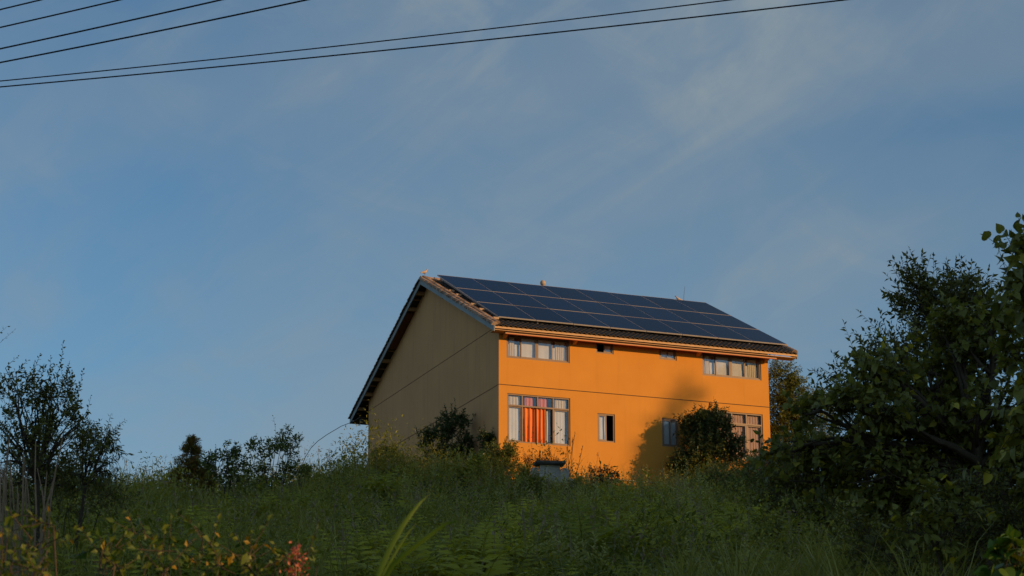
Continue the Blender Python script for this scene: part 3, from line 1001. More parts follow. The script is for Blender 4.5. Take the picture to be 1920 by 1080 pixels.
def foliage(lobes, shoots, leaf, r):
    """lobes: (centre, radii, n_twigs); shoots: (start, end, n_leaves). Returns twig A,B,ra,rb and leaf P,D,N,s"""
    A = []; B = []; RA = []; LP = []; LD = []; LS = []; LO = []
    tl, m, size = leaf['twig'], leaf['n'], leaf['size']
    for (c, rad, nt_) in lobes:
        c = np.asarray(c); rad = np.asarray(rad)
        ns = max(4, nt_ // 11)
        sd_ = rand_dirs(ns, r)
        sc = sd_ * (r.uniform(0.35, 1.02, ns) ** 0.7)[:, None]
        w_ = r.uniform(0.3, 1.0, ns); w_ /= w_.sum()
        pick = r.choice(ns, nt_, p=w_)
        q_ = sc[pick] + r.normal(size=(nt_, 3)) * (0.20 + 0.12 * r.uniform(0, 1, ns)[pick])[:, None]
        d = unit(q_)
        p = c + q_ * rad
        tdir = unit(0.75 * d + UP * leaf.get('up', 0.5) + 0.55 * rand_dirs(nt_, r))
        ln = tl * r.uniform(0.55, 1.25, nt_)
        e = p + tdir * ln[:, None]
        A.append(p - tdir * ln[:, None] * 0.4); B.append(e); RA.append(np.full(nt_, leaf.get('tw', 0.006)))
        for j in range(m):
            t = (j + 0.6) / m
            q = p + tdir * (ln * t)[:, None]
            sd = rand_dirs(nt_, r)
            sd = unit(sd - tdir * (sd * tdir).sum(1, keepdims=True))
            ld = unit(0.55 * tdir + 0.9 * sd - UP * leaf.get('droop', 0.25))
            LP.append(q); LD.append(ld); LO.append(d); LS.append(size * r.uniform(0.5, 1.3, nt_))
        q = e
        LP.append(q); LD.append(tdir); LO.append(d); LS.append(size * r.uniform(0.5, 0.9, nt_))
    extra = []
    for (c, rad, nt_) in lobes:
        for _ in range(leaf.get('spikes', 2)):
            dd = unit(np.array([r.normal(), r.normal() * 0.6, abs(r.normal()) * 0.9 + 0.2]))
            a = np.asarray(c) + dd * np.asarray(rad) * 0.7
            extra.append((a, a + unit(dd + UP * 0.8 * leaf.get('up', .5) + 0.3 * r.normal(size=3)) * (np.mean(rad) * r.uniform(0.5, 0.95)), int(8 + 4 * r.uniform())))
    for (a, b, nl) in list(shoots) + extra:
        a = np.asarray(a, float); b = np.asarray(b, float)
        L = np.linalg.norm(b - a)
        side = unit(np.cross(b - a, np.array([0.2, 1, 0.1])))
        ts = np.linspace(0, 1, 7)
        bend = L * 0.09 * r.uniform(-1, 1)
        pts = a + (b - a) * ts[:, None] + side * (bend * np.sin(ts * 3.14))[:, None]
        A.append(pts[:-1]); B.append(pts[1:]); RA.append(np.linspace(leaf.get('tw', .006) * 1.6, leaf.get('tw', .006) * .7, 6))
        tdir = unit(b - a)
        tt = np.linspace(0.12, 1.0, nl)
        q = np.stack([np.interp(tt, ts, pts[:, i]) for i in range(3)], -1)
        ph = np.arange(nl) * 2.4 + r.uniform(0, 6)
        fr_ = np.cross(tdir, side)
        sd = np.cos(ph)[:, None] * side + np.sin(ph)[:, None] * fr_
        LP.append(q); LD.append(unit(0.7 * tdir + 0.9 * sd - UP * leaf.get('droop', 0.25) * 0.6))
        LS.append(size * r.uniform(0.75, 1.2, nl) * (1.0 - 0.35 * tt)); LO.append(sd)
    A = np.concatenate(A); B = np.concatenate(B); RA = np.concatenate(RA)
    LP = np.concatenate(LP); LD = np.concatenate(LD); LS = np.concatenate(LS)
    LN = unit(UP * leaf.get('flat', 0.9) * 0.6 + 0.8 * np.concatenate(LO) + 0.9 * rand_dirs(len(LP), r))
    return A, B, RA, LP, LD, LN, LS


def limb(mb, a, b, ra, rb, r, sag=0.12, n=6):
    a = np.asarray(a, float); b = np.asarray(b, float)
    t = np.linspace(0, 1, n)
    L = np.linalg.norm(b - a)
    o1 = r.normal(size=3) * sag * L * 0.5
    o2 = r.normal(size=3) * sag * L * 0.25
    P = a + (b - a) * t[:, None] + o1 * np.sin(t * math.pi)[:, None] + o2 * np.sin(t * 2 * math.pi)[:, None]
    mb.tube(P, np.linspace(ra, rb, n), 6)
    return P


def plant(name, label, cat, base, fork, lobes, leaf, mat, bark='bark', shoots=(), trunk_r=0.06, group=None, seed=1, tpl=None,
          singles=0, single_mat=None, crown_name='crown', stems=1, leaf_name='leaf'):
    r = np.random.default_rng(seed)
    base = np.asarray(base, float)
    root = empty(name, base)
    tag(root, label, cat, group)
    mb = MB()
    tips = []
    if stems == 1:
        P = limb(mb, base - [0, 0, 0.15], fork, trunk_r, trunk_r * 0.7, r, 0.05, 7)
        for (c, rad, nt_) in lobes:
            P2 = limb(mb, fork, c, trunk_r * 0.6, trunk_r * 0.16, r)
            for k in range(5):
                q = P2[2 + k % 4]
                e = np.asarray(c) + rand_dirs(1, r)[0] * np.asarray(rad) * 0.75
                limb(mb, q, e, trunk_r * 0.28, trunk_r * 0.06, r, 0.1, 5)
        for s in shoots:
            P2 = limb(mb, fork, s[0], trunk_r * 0.3, leaf.get('tw', .006) * 1.6, r, 0.08, 5)
    else:
        for k in range(stems):
            c, rad, _ = lobes[k % len(lobes)]
            b0 = base + np.array([r.normal() * 0.1, r.normal() * 0.1, -0.12])
            limb(mb, b0, np.asarray(c) + rand_dirs(1, r)[0] * np.asarray(rad) * 0.6, trunk_r * r.uniform(.5, 1), trunk_r * 0.12, r, 0.08, 7)
        for s in shoots:
            limb(mb, base + [r.normal() * .08, r.normal() * .08, -0.1], s[0], trunk_r * 0.5, leaf.get('tw', .006) * 1.6, r, 0.06, 6)
    A, B, RA, LP, LD, LN, LS = foliage(lobes, shoots, leaf, r)
    V, Q = prisms(A, B, RA, RA * 0.5)
    mb.raw(V, [Q])
    m_ = mb
    for i in range(len(m_.V)):
        m_.V[i] = m_.V[i] - base
    m_.build('trunk' if stems == 1 else 'stems', M[bark], root, smooth=True)
    tpl = tpl or leaf_tpl(leaf.get('w', 0.42))
    idx = np.arange(len(LP))
    if singles:
        near = np.argsort(LP[:, 1] - 0.15 * LP[:, 2] + r.normal(size=len(LP)) * 0.05)
        sel = near[:singles]
        lm = mesh_np(leaf_name, tpl[0], [tpl[1]], M[single_mat], np.full(len(tpl[0]), 0.0), smooth=False)
        Y = unit(LD[sel]); X = unit(np.cross(Y, LN[sel])); Z = np.cross(X, Y)
        from mathutils import Matrix
        for k, i in enumerate(sel):
            o = bpy.data.objects.new(leaf_name, lm)
            COL.objects.link(o)
            o.parent = root
            s = LS[i]; p = LP[i] - base
            o.matrix_local = Matrix(((X[k][0] * s, Y[k][0] * s, Z[k][0] * s, p[0]), (X[k][1] * s, Y[k][1] * s, Z[k][1] * s, p[1]),
                                     (X[k][2] * s, Y[k][2] * s, Z[k][2] * s, p[2]), (0, 0, 0, 1)))
        idx = near[singles:]
    if len(idx):
        V, T = place(tpl, LP[idx] - base, LD[idx], LN[idx], LS[idx])
        kv = len(tpl[0])
        tint = np.repeat(np.clip(r.uniform(0, 1, len(idx)), 0, 1), kv)
        o = obj(crown_name, mesh_np(crown_name, V, [T], M[mat], tint), root)
        if singles:
            o['kind'] = 'stuff'
    return root


DENS = 1.55


def dens(k):
    global DENS
    DENS = k


def lobe(u, v, ru, rv, d, n, depth=0.85):
    k = d / FPX
    return (at(u, v, d), (ru * k, ru * k * depth, rv * k), int(n * DENS))


def gpt(u, d, sink=0.0):
    """ground point seen in picture column u at depth d"""
    x = (u - 960) / FPX * d * math.cos(PITCH) * 1.0
    x = at(u, 900, d)[0]
    return np.array([x, d, float(terrain(x, d)) - sink])

HEART = heart_tpl()
# --- broad-leaved trees on the right
dens(1.9)
d = 25.0
lf = dict(twig=0.26, n=5, size=0.090, up=0.35, droop=0.45, flat=1.3, tw=0.005)
plant('broadleaf_tree', 'large spreading tree with heart-shaped leaves filling the right side', 'tree', gpt(1850, d), at(1830, 880, d),
      [lobe(1850, 610, 70, 30, d-0.2, 50), lobe(1775, 645, 60, 28, d+0.2, 40), lobe(1650, 700, 58, 24, d-0.1, 33), lobe(1740, 700, 70, 28, d+0.2, 46), lobe(1850, 690, 80, 34, d+0.3, 64), lobe(1540, 770, 50, 22, d-0.4, 26), lobe(1620, 775, 66, 26, d-0.5, 40), lobe(1720, 770, 80, 28, d+0.5, 53), lobe(1830, 770, 90, 34, d-0.2, 72), lobe(1500, 835, 52, 24, d-0.2, 29), lobe(1590, 842, 72, 26, d+0.7, 44), lobe(1700, 838, 88, 30, d+0.1, 62), lobe(1810, 842, 100, 34, d+0.5, 80), lobe(1905, 830, 60, 50, d+0.1, 71), lobe(1530, 900, 66, 24, d+0.3, 37), lobe(1640, 902, 80, 26, d-0.3, 49), lobe(1750, 905, 90, 32, d+0.3, 68), lobe(1860, 915, 90, 38, d+0.5, 81), lobe(1690, 960, 70, 30, d+0.1, 50), lobe(1800, 980, 80, 36, d+0.4, 68), lobe(1900, 1000, 70, 44, d+0.3, 73)],
      lf, 'leaf_broad', shoots=[(at(1650, 690, d), at(1596, 650, d), 8), (at(1670, 670, d), at(1640, 615, d - .1), 9), (at(1700, 670, d), at(1705, 612, d - .1), 9), (at(1650, 700, d), at(1590, 690, d), 7),
                                (at(1560, 800, d), at(1475, 760, d), 9), (at(1560, 830, d), at(1480, 850, d), 9)],
      trunk_r=0.10, seed=11, tpl=HEART, singles=300, single_mat='leaf_broad_single')
d = 30.0
lf2 = dict(twig=0.30, n=7, size=0.105, up=0.9, droop=0.1, flat=0.7, tw=0.004, w=0.42)
plant('leafy_tree', 'upright small-leaved tree rising behind the heart-leaved tree at right', 'tree', gpt(1800, d), at(1790, 800, d),
      [lobe(1790, 575, 56, 42, d, 80), lobe(1722, 560, 40, 34, d, 46), lobe(1760, 640, 100, 60, d, 120), lobe(1850, 590, 66, 60, d, 90), lobe(1640, 720, 70, 50, d + .4, 45), lobe(1730, 720, 110, 80, d + .5, 90)],
      lf2, 'leaf_dark', shoots=[(at(1720, 560, d), at(1692, 505, d), 12), (at(1725, 560, d), at(1724, 505, d), 10), (at(1790, 560, d), at(1810, 492, d), 14), (at(1780, 570, d), at(1776, 492, d), 12),
                                (at(1800, 565, d), at(1845, 545, d), 12), (at(1745, 570, d), at(1748, 515, d), 6), (at(1620, 730, d), at(1580, 700, d), 9)],
      trunk_r=0.08, seed=12)
d = 21.0
lf3 = dict(twig=0.30, n=4, size=0.125, up=0.2, droop=0.75, flat=0.9, tw=0.005)
plant('heart_leaf_tree', 'tree with hanging heart-shaped leaves reaching highest at the right edge', 'tree', gpt(1990, d), at(1985, 800, d),
      [lobe(1930, 490, 40, 40, d, 18), lobe(1960, 600, 70, 90, d, 60), lobe(1950, 720, 80, 80, d, 60), lobe(1960, 850, 80, 70, d, 40)],
      lf3, 'leaf_broad', shoots=[(at(1930, 490, d), at(1873, 452, d), 9), (at(1940, 500, d), at(1908, 455, d), 6), (at(1940, 530, d), at(1892, 520, d), 7)],
      trunk_r=0.07, seed=13, tpl=HEART, singles=120, single_mat='leaf_broad_single')
d = 20.0
plant('heart_leaf_sapling', 'low sapling with tiers of heart-shaped leaves under the big right tree', 'shrub', gpt(1750, d), at(1755, 1030, d),
      [lobe(1735, 945, 34, 30, d, 12), lobe(1780, 985, 45, 32, d, 16), lobe(1720, 985, 32, 22, d, 8)],
      dict(twig=0.2, n=4, size=0.085, up=0.1, droop=0.35, flat=2.2, tw=0.004), 'leaf_broad', trunk_r=0.02, seed=14, tpl=HEART, singles=300, single_mat='leaf_broad_single')
d = 11.0
plant('heart_leaf_sprig', 'bright green heart-leaved sprig in the bottom right corner', 'shrub', gpt(1930, d), at(1915, 1110, d),
      [lobe(1895, 1050, 32, 26, d, 5)], dict(twig=0.1, n=3, size=0.085, up=0.2, droop=0.3, flat=1.2, tw=0.003), 'leaf_bright', shoots=[(at(1910, 1070, d), at(1868, 1035, d), 6), (at(1915, 1060, d), at(1912, 1015, d), 5)],
      trunk_r=0.012, seed=15, tpl=HEART, singles=60, single_mat='leaf_bright_single')

dens(3.6)
# --- osmanthus in front of the wall, tree behind the right corner, light green bush in front
d = 83.7
lo = dict(twig=0.26, n=10, size=0.135, up=0.7, droop=0.05, flat=0.6, tw=0.006, w=0.36, spikes=3)
plant('osmanthus_tree', 'dense round dark green tree standing right against the orange wall', 'tree', gpt(1325, d), at(1322, 905, d),
      [lobe(1322, 850, 38, 32, d, 170), lobe(1298, 805, 20, 24, d, 70), lobe(1345, 800, 26, 26, d, 90), lobe(1286, 868, 24, 18, d, 60), lobe(1366, 845, 26, 26, d, 70), lobe(1335, 895, 46, 18, d, 90), lobe(1276, 886, 14, 14, d, 30), lobe(1322, 785, 16, 18, d, 40)],
      lo, 'leaf_osmanthus', shoots=[(at(1338, 785, d), at(1338, 746, d), 16), (at(1302, 790, d), at(1303, 757, d), 14), (at(1292, 790, d), at(1283, 770, d), 12), (at(1360, 785, d), at(1366, 764, d), 12), (at(1322, 790, d), at(1322, 760, d), 12)],
      trunk_r=0.10, seed=21)
dens(1.5)
d = 90.0
plant('garden_tree', 'yellowish green tree peeking out behind the right end of the house', 'tree', gpt(1475, d), at(1470, 830, d),
      [lobe(1460, 722, 32, 36, d, 260), lobe(1484, 745, 24, 28, d, 150), lobe(1466, 785, 40, 42, d, 360), lobe(1510, 800, 50, 46, d, 300), lobe(1456, 845, 34, 40, d, 240), lobe(1530, 760, 34, 26, d, 140)],
      dict(twig=0.32, n=7, size=0.15, up=0.2, droop=0.5, flat=0.4, tw=0.006, w=0.34, spikes=2), 'leaf_mid', shoots=[(at(1490, 740, d), at(1500, 714, d), 10)], trunk_r=0.10, seed=22)
dens(2.3)
d = 70.0
plant('light_bush', 'light green bush below the dark round tree before the wall', 'bush', gpt(1400, d), at(1400, 1000, d),
      [lobe(1395, 905, 55, 35, d, 120), lobe(1345, 940, 45, 45, d, 110), lobe(1440, 920, 60, 45, d, 130), lobe(1370, 985, 60, 40, d, 100), lobe(1330, 905, 20, 20, d, 30), lobe(1430, 870, 28, 18, d, 40)],
      dict(twig=0.22, n=7, size=0.085, up=0.6, droop=0.1, flat=0.6, tw=0.005, w=0.40), 'leaf_mid', shoots=[(at(1400, 890, d), at(1412, 852, d), 12), (at(1335, 900, d), at(1330, 878, d), 10), (at(1440, 870, d), at(1462, 845, d), 10)], trunk_r=0.05, stems=7, seed=23)
d = 42.0
plant('dark_bush', 'dark leafy bush hanging over the slope left of the right trees', 'bush', gpt(1500, d), at(1500, 1000, d),
      [lobe(1490, 870, 60, 40, d, 110), lobe(1550, 880, 70, 50, d, 130), lobe(1480, 930, 60, 30, d, 60), lobe(1570, 820, 60, 40, d, 80), lobe(1500, 985, 60, 36, d, 70), lobe(1580, 960, 70, 50, d, 80), lobe(1500, 1045, 80, 36, d, 70), lobe(1620, 1040, 70, 40, d, 60)],
      dict(twig=0.24, n=6, size=0.085, up=0.2, droop=0.4, flat=1.2, tw=0.005, w=0.6), 'leaf_dark', trunk_r=0.05, stems=6, seed=24)

d = 77.0
plant('wall_bush', 'green bush at the foot of the orange wall right of the dark round tree', 'bush', gpt(1420, d), at(1420, 960, d),
      [lobe(1365, 915, 34, 22, d, 110), lobe(1420, 905, 40, 28, d, 150), lobe(1465, 880, 34, 34, d, 130), lobe(1500, 905, 40, 36, d, 130), lobe(1440, 940, 60, 28, d, 150), lobe(1320, 930, 30, 20, d, 80)],
      dict(twig=0.22, n=8, size=0.105, up=0.5, droop=0.2, flat=0.8, tw=0.005, w=0.5), 'leaf_mid', trunk_r=0.04, stems=7, seed=28)
dens(1.6)
d = 27.0
plant('understory_shrub', 'dark shrub filling the shade behind the trunk of the big right tree', 'shrub', gpt(1840, d), at(1840, 1050, d),
      [lobe(1820, 960, 90, 60, d, 90), lobe(1900, 940, 70, 70, d, 70), lobe(1680, 980, 70, 50, d, 60), lobe(1760, 1030, 130, 50, d, 110), lobe(1890, 1030, 80, 50, d, 70)],
      dict(twig=0.22, n=6, size=0.07, up=0.4, droop=0.3, flat=1.0, tw=0.004, w=0.6), 'leaf_dark', trunk_r=0.03, stems=8, seed=25)
d = 22.5
plant('understory_shrub', 'leafy shrub before the trunk of the big right tree', 'shrub', gpt(1860, d), at(1860, 1050, d),
      [lobe(1850, 940, 70, 50, d, 60), lobe(1905, 930, 50, 60, d, 50), lobe(1800, 1010, 80, 50, d, 60), lobe(1880, 1020, 80, 50, d, 60), lobe(1640, 1010, 60, 40, d, 40), lobe(1700, 1050, 80, 40, d, 50)],
      dict(twig=0.20, n=6, size=0.065, up=0.4, droop=0.3, flat=1.0, tw=0.004, w=0.6), 'leaf_dark', trunk_r=0.02, stems=8, seed=27)
d = 40.0
plant('slope_bush', 'low bush on the slope between the left leafy tree and its narrow-leaved neighbour', 'bush', gpt(140, d), at(140, 950, d),
      [lobe(110, 930, 70, 34, d, 100), lobe(200, 925, 50, 22, d, 60), lobe(30, 940, 60, 40, d, 70)],
      dict(twig=0.22, n=6, size=0.07, up=0.4, droop=0.3, flat=1.0, tw=0.004, w=0.55), 'leaf_dark', trunk_r=0.03, stems=7, seed=26)

dens(1.8)
# --- shrubs along the gable
def shrub(name, label, cat, u, d, lobes, leaf, mat, seed, shoots=(), stems=4, tr=0.03, group=None, bark='bark'):
    plant(name, label, cat, gpt(u, d), at(u, 900, d), [lobe(*l[:4], d, l[4]) for l in lobes], leaf, mat, bark,
          [(at(*s[0], d), at(*s[1], d), s[2]) for s in shoots], tr, group, seed, stems=stems)


lg = dict(twig=0.22, n=10, size=0.13, spikes=4, up=0.8, droop=0.0, flat=0.5, tw=0.005, w=0.34)
G = 'shrubs along the gable wall'
shrub('gable_shrub', 'tallest dark shrub in front of the shaded gable wall', 'shrub', 838, 84.3,
      [(850, 800, 24, 24, 90), (828, 815, 20, 20, 50), (870, 838, 18, 22, 55), (838, 845, 34, 26, 100), (800, 815, 14, 10, 26), (805, 850, 24, 20, 60)], lg, 'leaf_osmanthus', 31,
      [((850, 785), (853, 748), 16), ((840, 785), (834, 757), 12), ((790, 815), (778, 800), 10), ((875, 825), (878, 802), 10)], group=G)
shrub('gable_shrub', 'small dark shrub at the far end of the shaded gable wall', 'shrub', 722, 90.0,
      [(718, 855, 14, 16, 40), (735, 855, 14, 14, 30), (722, 875, 24, 12, 40)], lg, 'leaf_osmanthus', 32, [((716, 845), (713, 828), 10), ((737, 850), (738, 832), 9)], group=G)
shrub('gable_shrub', 'slender dark shrub near the house corner', 'shrub', 912, 82.4,
      [(908, 830, 13, 18, 40), (920, 845, 16, 16, 40), (905, 865, 26, 16, 60)], lg, 'leaf_osmanthus', 33, [((908, 815), (908, 793), 10), ((922, 830), (928, 808), 9)], group=G)
shrub('gable_shrub', 'glossy dark shrub overlapping the corner between gable and orange wall', 'shrub', 945, 80.3,
      [(940, 850, 22, 24, 70), (955, 865, 18, 18, 45), (930, 885, 30, 20, 70)], lg, 'leaf_mid', 34, [((945, 840), (948, 826), 8)], group=G)

# --- plants silhouetted against the orange wall
lw = dict(twig=0.20, n=9, size=0.045, up=1.2, droop=0.0, flat=0.4, tw=0.004, w=0.3)
shrub('tall_weed', 'feathery dry weed clump in front of the window with the orange curtain', 'weed', 1012, 76.0,
      [(1000, 868, 16, 16, 40), (1022, 866, 16, 18, 44), (1035, 872, 12, 12, 20)], lw, 'leaf_purple', 41,
      [((1000, 880), (996, 826), 40), ((1012, 880), (1016, 824), 40), ((1028, 880), (1030, 816), 40), ((1040, 880), (1044, 838), 26), ((990, 880), (982, 850), 20)], stems=3, tr=0.014)
shrub('dark_sapling', 'bare-stemmed sapling with round dark leaves low against the orange wall', 'sapling', 1132, 78.0,
      [(1120, 890, 14, 12, 26), (1140, 893, 20, 12, 36), (1128, 905, 22, 10, 30)], dict(twig=0.16, n=5, size=0.075, up=0.5, droop=0.1, flat=0.5, tw=0.005, w=0.7), 'leaf_purple', 42,
      [((1125, 885), (1121, 850), 7), ((1140, 885), (1142, 872), 5), ((1150, 890), (1158, 875), 5), ((1110, 885), (1108, 870), 5)], stems=3, tr=0.018)
shrub('tall_weed', 'grey-green weed clump hiding the foot of the gravestone', 'weed', 1030, 73.0,
      [(1012, 930, 20, 22, 130), (1045, 935, 22, 20, 130), (1078, 922, 16, 20, 80), (988, 915, 20, 26, 110)], dict(twig=0.26, n=9, size=0.115, up=1.1, droop=0.0, flat=0.4, tw=0.004, w=0.3), 'weed', 43,
      [((1005, 930), (1000, 885), 24), ((1022, 940), (1020, 905), 20), ((1050, 940), (1054, 908), 20), ((1078, 930), (1082, 900), 20), ((985, 920), (984, 880), 22)], stems=6, tr=0.012)
for i, (a, b, lab) in enumerate([((1050, 905), (1078, 812), 'tallest dry reed stalk beside the grey gravestone cap'), ((1066, 905), (1092, 838), 'leaning dry reed stalk rightmost above the grey gravestone'),
                                 ((1055, 905), (1064, 828), 'thin upright dry reed stalk just right of the gravestone cap'), ((1062, 905), (1074, 820), 'dry reed stalk close behind the tallest one')]):
    A_, B_ = at(*a, 76.5), at(*b, 76.5)
    A_ = np.array([A_[0], A_[1], terrain(A_[0], A_[1]) - .05])
    t = np.linspace(0, 1, 6)[:, None]
    P = (B_ - A_) * t + np.array([0.05, 0, 0]) * np.sin(t * 3)
    root = empty('reed_stalk', A_)
    tag(root, lab, 'reed', 'dry reed stalks by the gravestone')
    MB().tube(P, np.linspace(.013, .006, 6), 5).build('stalk', M['bark'], root)
    r = np.random.default_rng(50 + i)
    n = 18
    tt = r.uniform(0.72, 1, n)[:, None]
    V, T = place(leaf_tpl(0.22), (B_ - A_) * tt, unit((B_ - A_) + 0.6 * r.normal(size=(n, 3))), rand_dirs(n, r), r.uniform(.05, .1, n))
    obj('seed_head', mesh_np('seed_head', V, [T], M['leaf_purple'], np.repeat(r.uniform(0, 1, n), 5)), root)

dens(0.95)
# --- crest trees and shrubs left of the house
lc = dict(twig=0.20, n=12, size=0.12, spikes=1, up=0.35, droop=0.0, flat=0.3, tw=0.006, w=0.16)
dens(2.8)
d = 72.0
plant('small_conifer', 'small cone-shaped tree with brownish olive needles on the hill crest', 'tree', gpt(365, d), at(365, 895, d),
      [lobe(360, 836, 8, 10, d, 26), lobe(358, 852, 14, 10, d, 44), lobe(352, 872, 18, 9, d, 50), lobe(374, 876, 14, 8, d, 36), lobe(340, 888, 14, 8, d, 30), lobe(372, 896, 22, 9, d, 50), lobe(346, 906, 22, 9, d, 46), lobe(384, 914, 18, 9, d, 36)],
      lc, 'leaf_autumn', 'bark_pale', [(at(360, 840, d), at(359, 820, d), 14)], 0.07, None, 61)
dens(0.95)
le = dict(twig=0.26, n=7, size=0.125, up=0.5, droop=0.25, flat=0.6, tw=0.006, w=0.5)
shrub('crest_shrub', 'open dark shrub with a tall leafy tip left of the roof cable', 'shrub', 515, 70.0,
      [(510, 848, 34, 18, 60), (540, 834, 18, 16, 34), (480, 842, 22, 14, 34), (520, 890, 50, 18, 80), (560, 880, 24, 20, 40), (490, 900, 40, 16, 50)], le, 'leaf_mid', 62,
      [((488, 850), (480, 815), 8), ((540, 840), (548, 815), 8), ((505, 850), (500, 820), 8), ((515, 850), (512, 780), 12), ((525, 845), (523, 815), 8), ((470, 850), (462, 842), 7), ((550, 840), (560, 835), 7)], stems=7)
shrub('crest_shrub', 'narrow dark shrub on the crest right of the small cone-shaped tree', 'shrub', 425, 70.5,
      [(424, 846, 12, 18, 34), (444, 860, 18, 18, 40), (400, 868, 12, 16, 30), (415, 885, 22, 20, 60), (450, 895, 26, 16, 50)], le, 'leaf_mid', 63, [((412, 870), (405, 835), 9), ((436, 860), (440, 828), 9), ((424, 845), (427, 832), 7), ((445, 865), (460, 850), 7)], stems=5)
for i, (u, v, lab) in enumerate([(392, 848, 'shorter left one of two rust-coloured plumes on the hill crest'), (404, 846, 'right one of two rust-coloured plumes on the hill crest')]):
    d = 73.0
    b_ = gpt(u, d); e_ = at(u, v, d)
    root = empty('rust_plume', b_)
    tag(root, lab, 'plant', 'rust-coloured plumes')
    MB().tube([np.zeros(3), (e_ - b_) * 0.5, e_ - b_], [.014, .01, .005], 5).build('stem', M['bark_pale'], root)
    r = np.random.default_rng(70 + i)
    n = 160
    tt = r.uniform(0.35, 1, n)
    p = (e_ - b_)[None] * tt[:, None] + r.normal(size=(n, 3)) * (0.07 * (1.15 - tt))[:, None]
    V, T = place(leaf_tpl(0.3), p, unit(UP + 0.5 * rand_dirs(n, r)), rand_dirs(n, r), r.uniform(.05, .11, n))
    tag(obj('plume', mesh_np('plume', V, [T], M['leaf_rust'], np.repeat(r.uniform(0, 1, n), 5)), root), kind='stuff')


def blades(P, L, az, lean, w, r, seg=5, droop=0.9):
    """arching grass blades; returns V, Q"""
    n = len(P)
    h = np.stack([np.cos(az), np.sin(az), np.zeros(n)], -1)
    s = np.stack([-np.sin(az), np.cos(az), np.zeros(n)], -1)
    V = []
    pos = P.copy()
    ang = lean.copy()
    for i in range(seg + 1):
        t = i / seg
        ww = w * (1 - t ** 1.8) * (0.7 + 0.6 * t * (1 - t) * 2)
        V.append(np.stack([pos - s * ww[:, None] * 0.5, pos + s * ww[:, None] * 0.5], 1))
        dirv = np.sin(ang)[:, None] * h + np.cos(ang)[:, None] * UP
        pos = pos + dirv * (L / seg)[:, None]
        ang = ang + droop * (0.4 + t) / seg * (1 + 0.3 * r.normal(size=n))
    V = np.stack(V, 1)                                    # n, seg+1, 2, 3
    k = (seg + 1) * 2
    b = (np.arange(n) * k)[:, None, None]
    i = np.arange(seg)[None, :, None] * 2
    Q = (b + i + np.array([0, 1, 3, 2])[None, None]).reshape(-1, 4)
    return V.reshape(-1, 3), Q, k


def tussock(label, u, d, n, Lm, seed, spread=0.25, mat='grass', name='grass_clump', droop=1.3, group='tall grass clumps on the crest'):
    r = np.random.default_rng(seed)
    b = gpt(u, d)
    P = np.stack([r.normal(0, spread, n), r.normal(0, spread, n), np.full(n, -0.05)], -1)
    V, Q, k = blades(P, Lm * r.uniform(.55, 1.15, n), r.uniform(0, 6.28, n), np.abs(r.normal(0.18, 0.16, n)), r.uniform(.012, .026, n), r, 6, droop)
    o = obj(name, mesh_np(name, V, [Q], M[mat], np.repeat(r.uniform(0, 1, n), k)), None, b)
    tag(o, label, 'grass', group)


tussock('tall arching grass clump under the lower end of the roof cable', 580, 70, 70, 1.75, 81, 0.22)
tussock('grass clump on the crest just left of the gable wall', 660, 74, 80, 1.25, 82, 0.35)
tussock('grass clump on the crest between the roof cable and the gable', 625, 73, 70, 1.1, 83, 0.35)
tussock('long drooping grass clump below the left leafy tree', 250, 62, 160, 1.7, 84, 0.6)
tussock('drooping grass clump between the left leafy tree and the cone-shaped tree', 300, 64, 140, 1.6, 85, 0.6)
tussock('drooping grass clump at the foot of the left leafy tree', 175, 60, 160, 1.7, 86, 0.6)

tussock('tall grass clump in front of the trunks at the left edge', 120, 34, 120, 1.0, 87, 0.3)
tussock('tall grass clump at the foot of the narrow-leaved tree', 200, 36, 120, 1.0, 88, 0.3)
tussock('dark long grass clump below the right trees', 1600, 30, 160, 1.1, 89, 0.35, group='grass clumps under the right trees')
tussock('dark long grass clump left of the heart-leaved sapling', 1660, 26, 150, 1.0, 90, 0.3, group='grass clumps under the right trees')

dens(0.8)
# --- trees at the left edge
d = 36.0
ll = dict(twig=0.26, n=7, size=0.085, up=0.8, droop=0.15, flat=0.7, tw=0.004, w=0.5)
plant('leafy_left_tree', 'upright leafy tree with ladder-like shoots at the left edge', 'tree', gpt(75, d), at(70, 900, d),
      [lobe(60, 790, 46, 60, d, 110), lobe(110, 770, 36, 56, d, 90), lobe(30, 740, 40, 40, d, 60), lobe(70, 850, 80, 50, d, 150), lobe(20, 840, 60, 60, d, 90), lobe(140, 800, 26, 40, d, 45), lobe(75, 720, 30, 30, d, 36), lobe(40, 920, 80, 40, d + .3, 110), lobe(110, 910, 60, 40, d + .3, 90)],
      ll, 'leaf_dark', shoots=[(at(100, 720, d), at(118, 640, d), 18), (at(90, 720, d), at(95, 668, d), 10), (at(60, 700, d), at(75, 664, d), 10), (at(140, 770, d), at(156, 694, d), 18), (at(125, 740, d), at(126, 690, d), 10),
                               (at(150, 790, d), at(170, 742, d), 9), (at(30, 700, d), at(52, 676, d), 9), (at(10, 690, d), at(34, 668, d), 7), (at(60, 760, d), at(58, 690, d), 14), (at(110, 760, d), at(140, 720, d), 12), (at(80, 750, d), at(108, 700, d), 14), (at(-60, 720, d), at(28, 618, d), 16), (at(-60, 700, d), at(14, 612, d), 12)],
      trunk_r=0.07, seed=91)
d = 38.0
lp = dict(twig=0.26, n=9, size=0.105, up=0.1, droop=0.8, flat=0.5, tw=0.004, w=0.24)
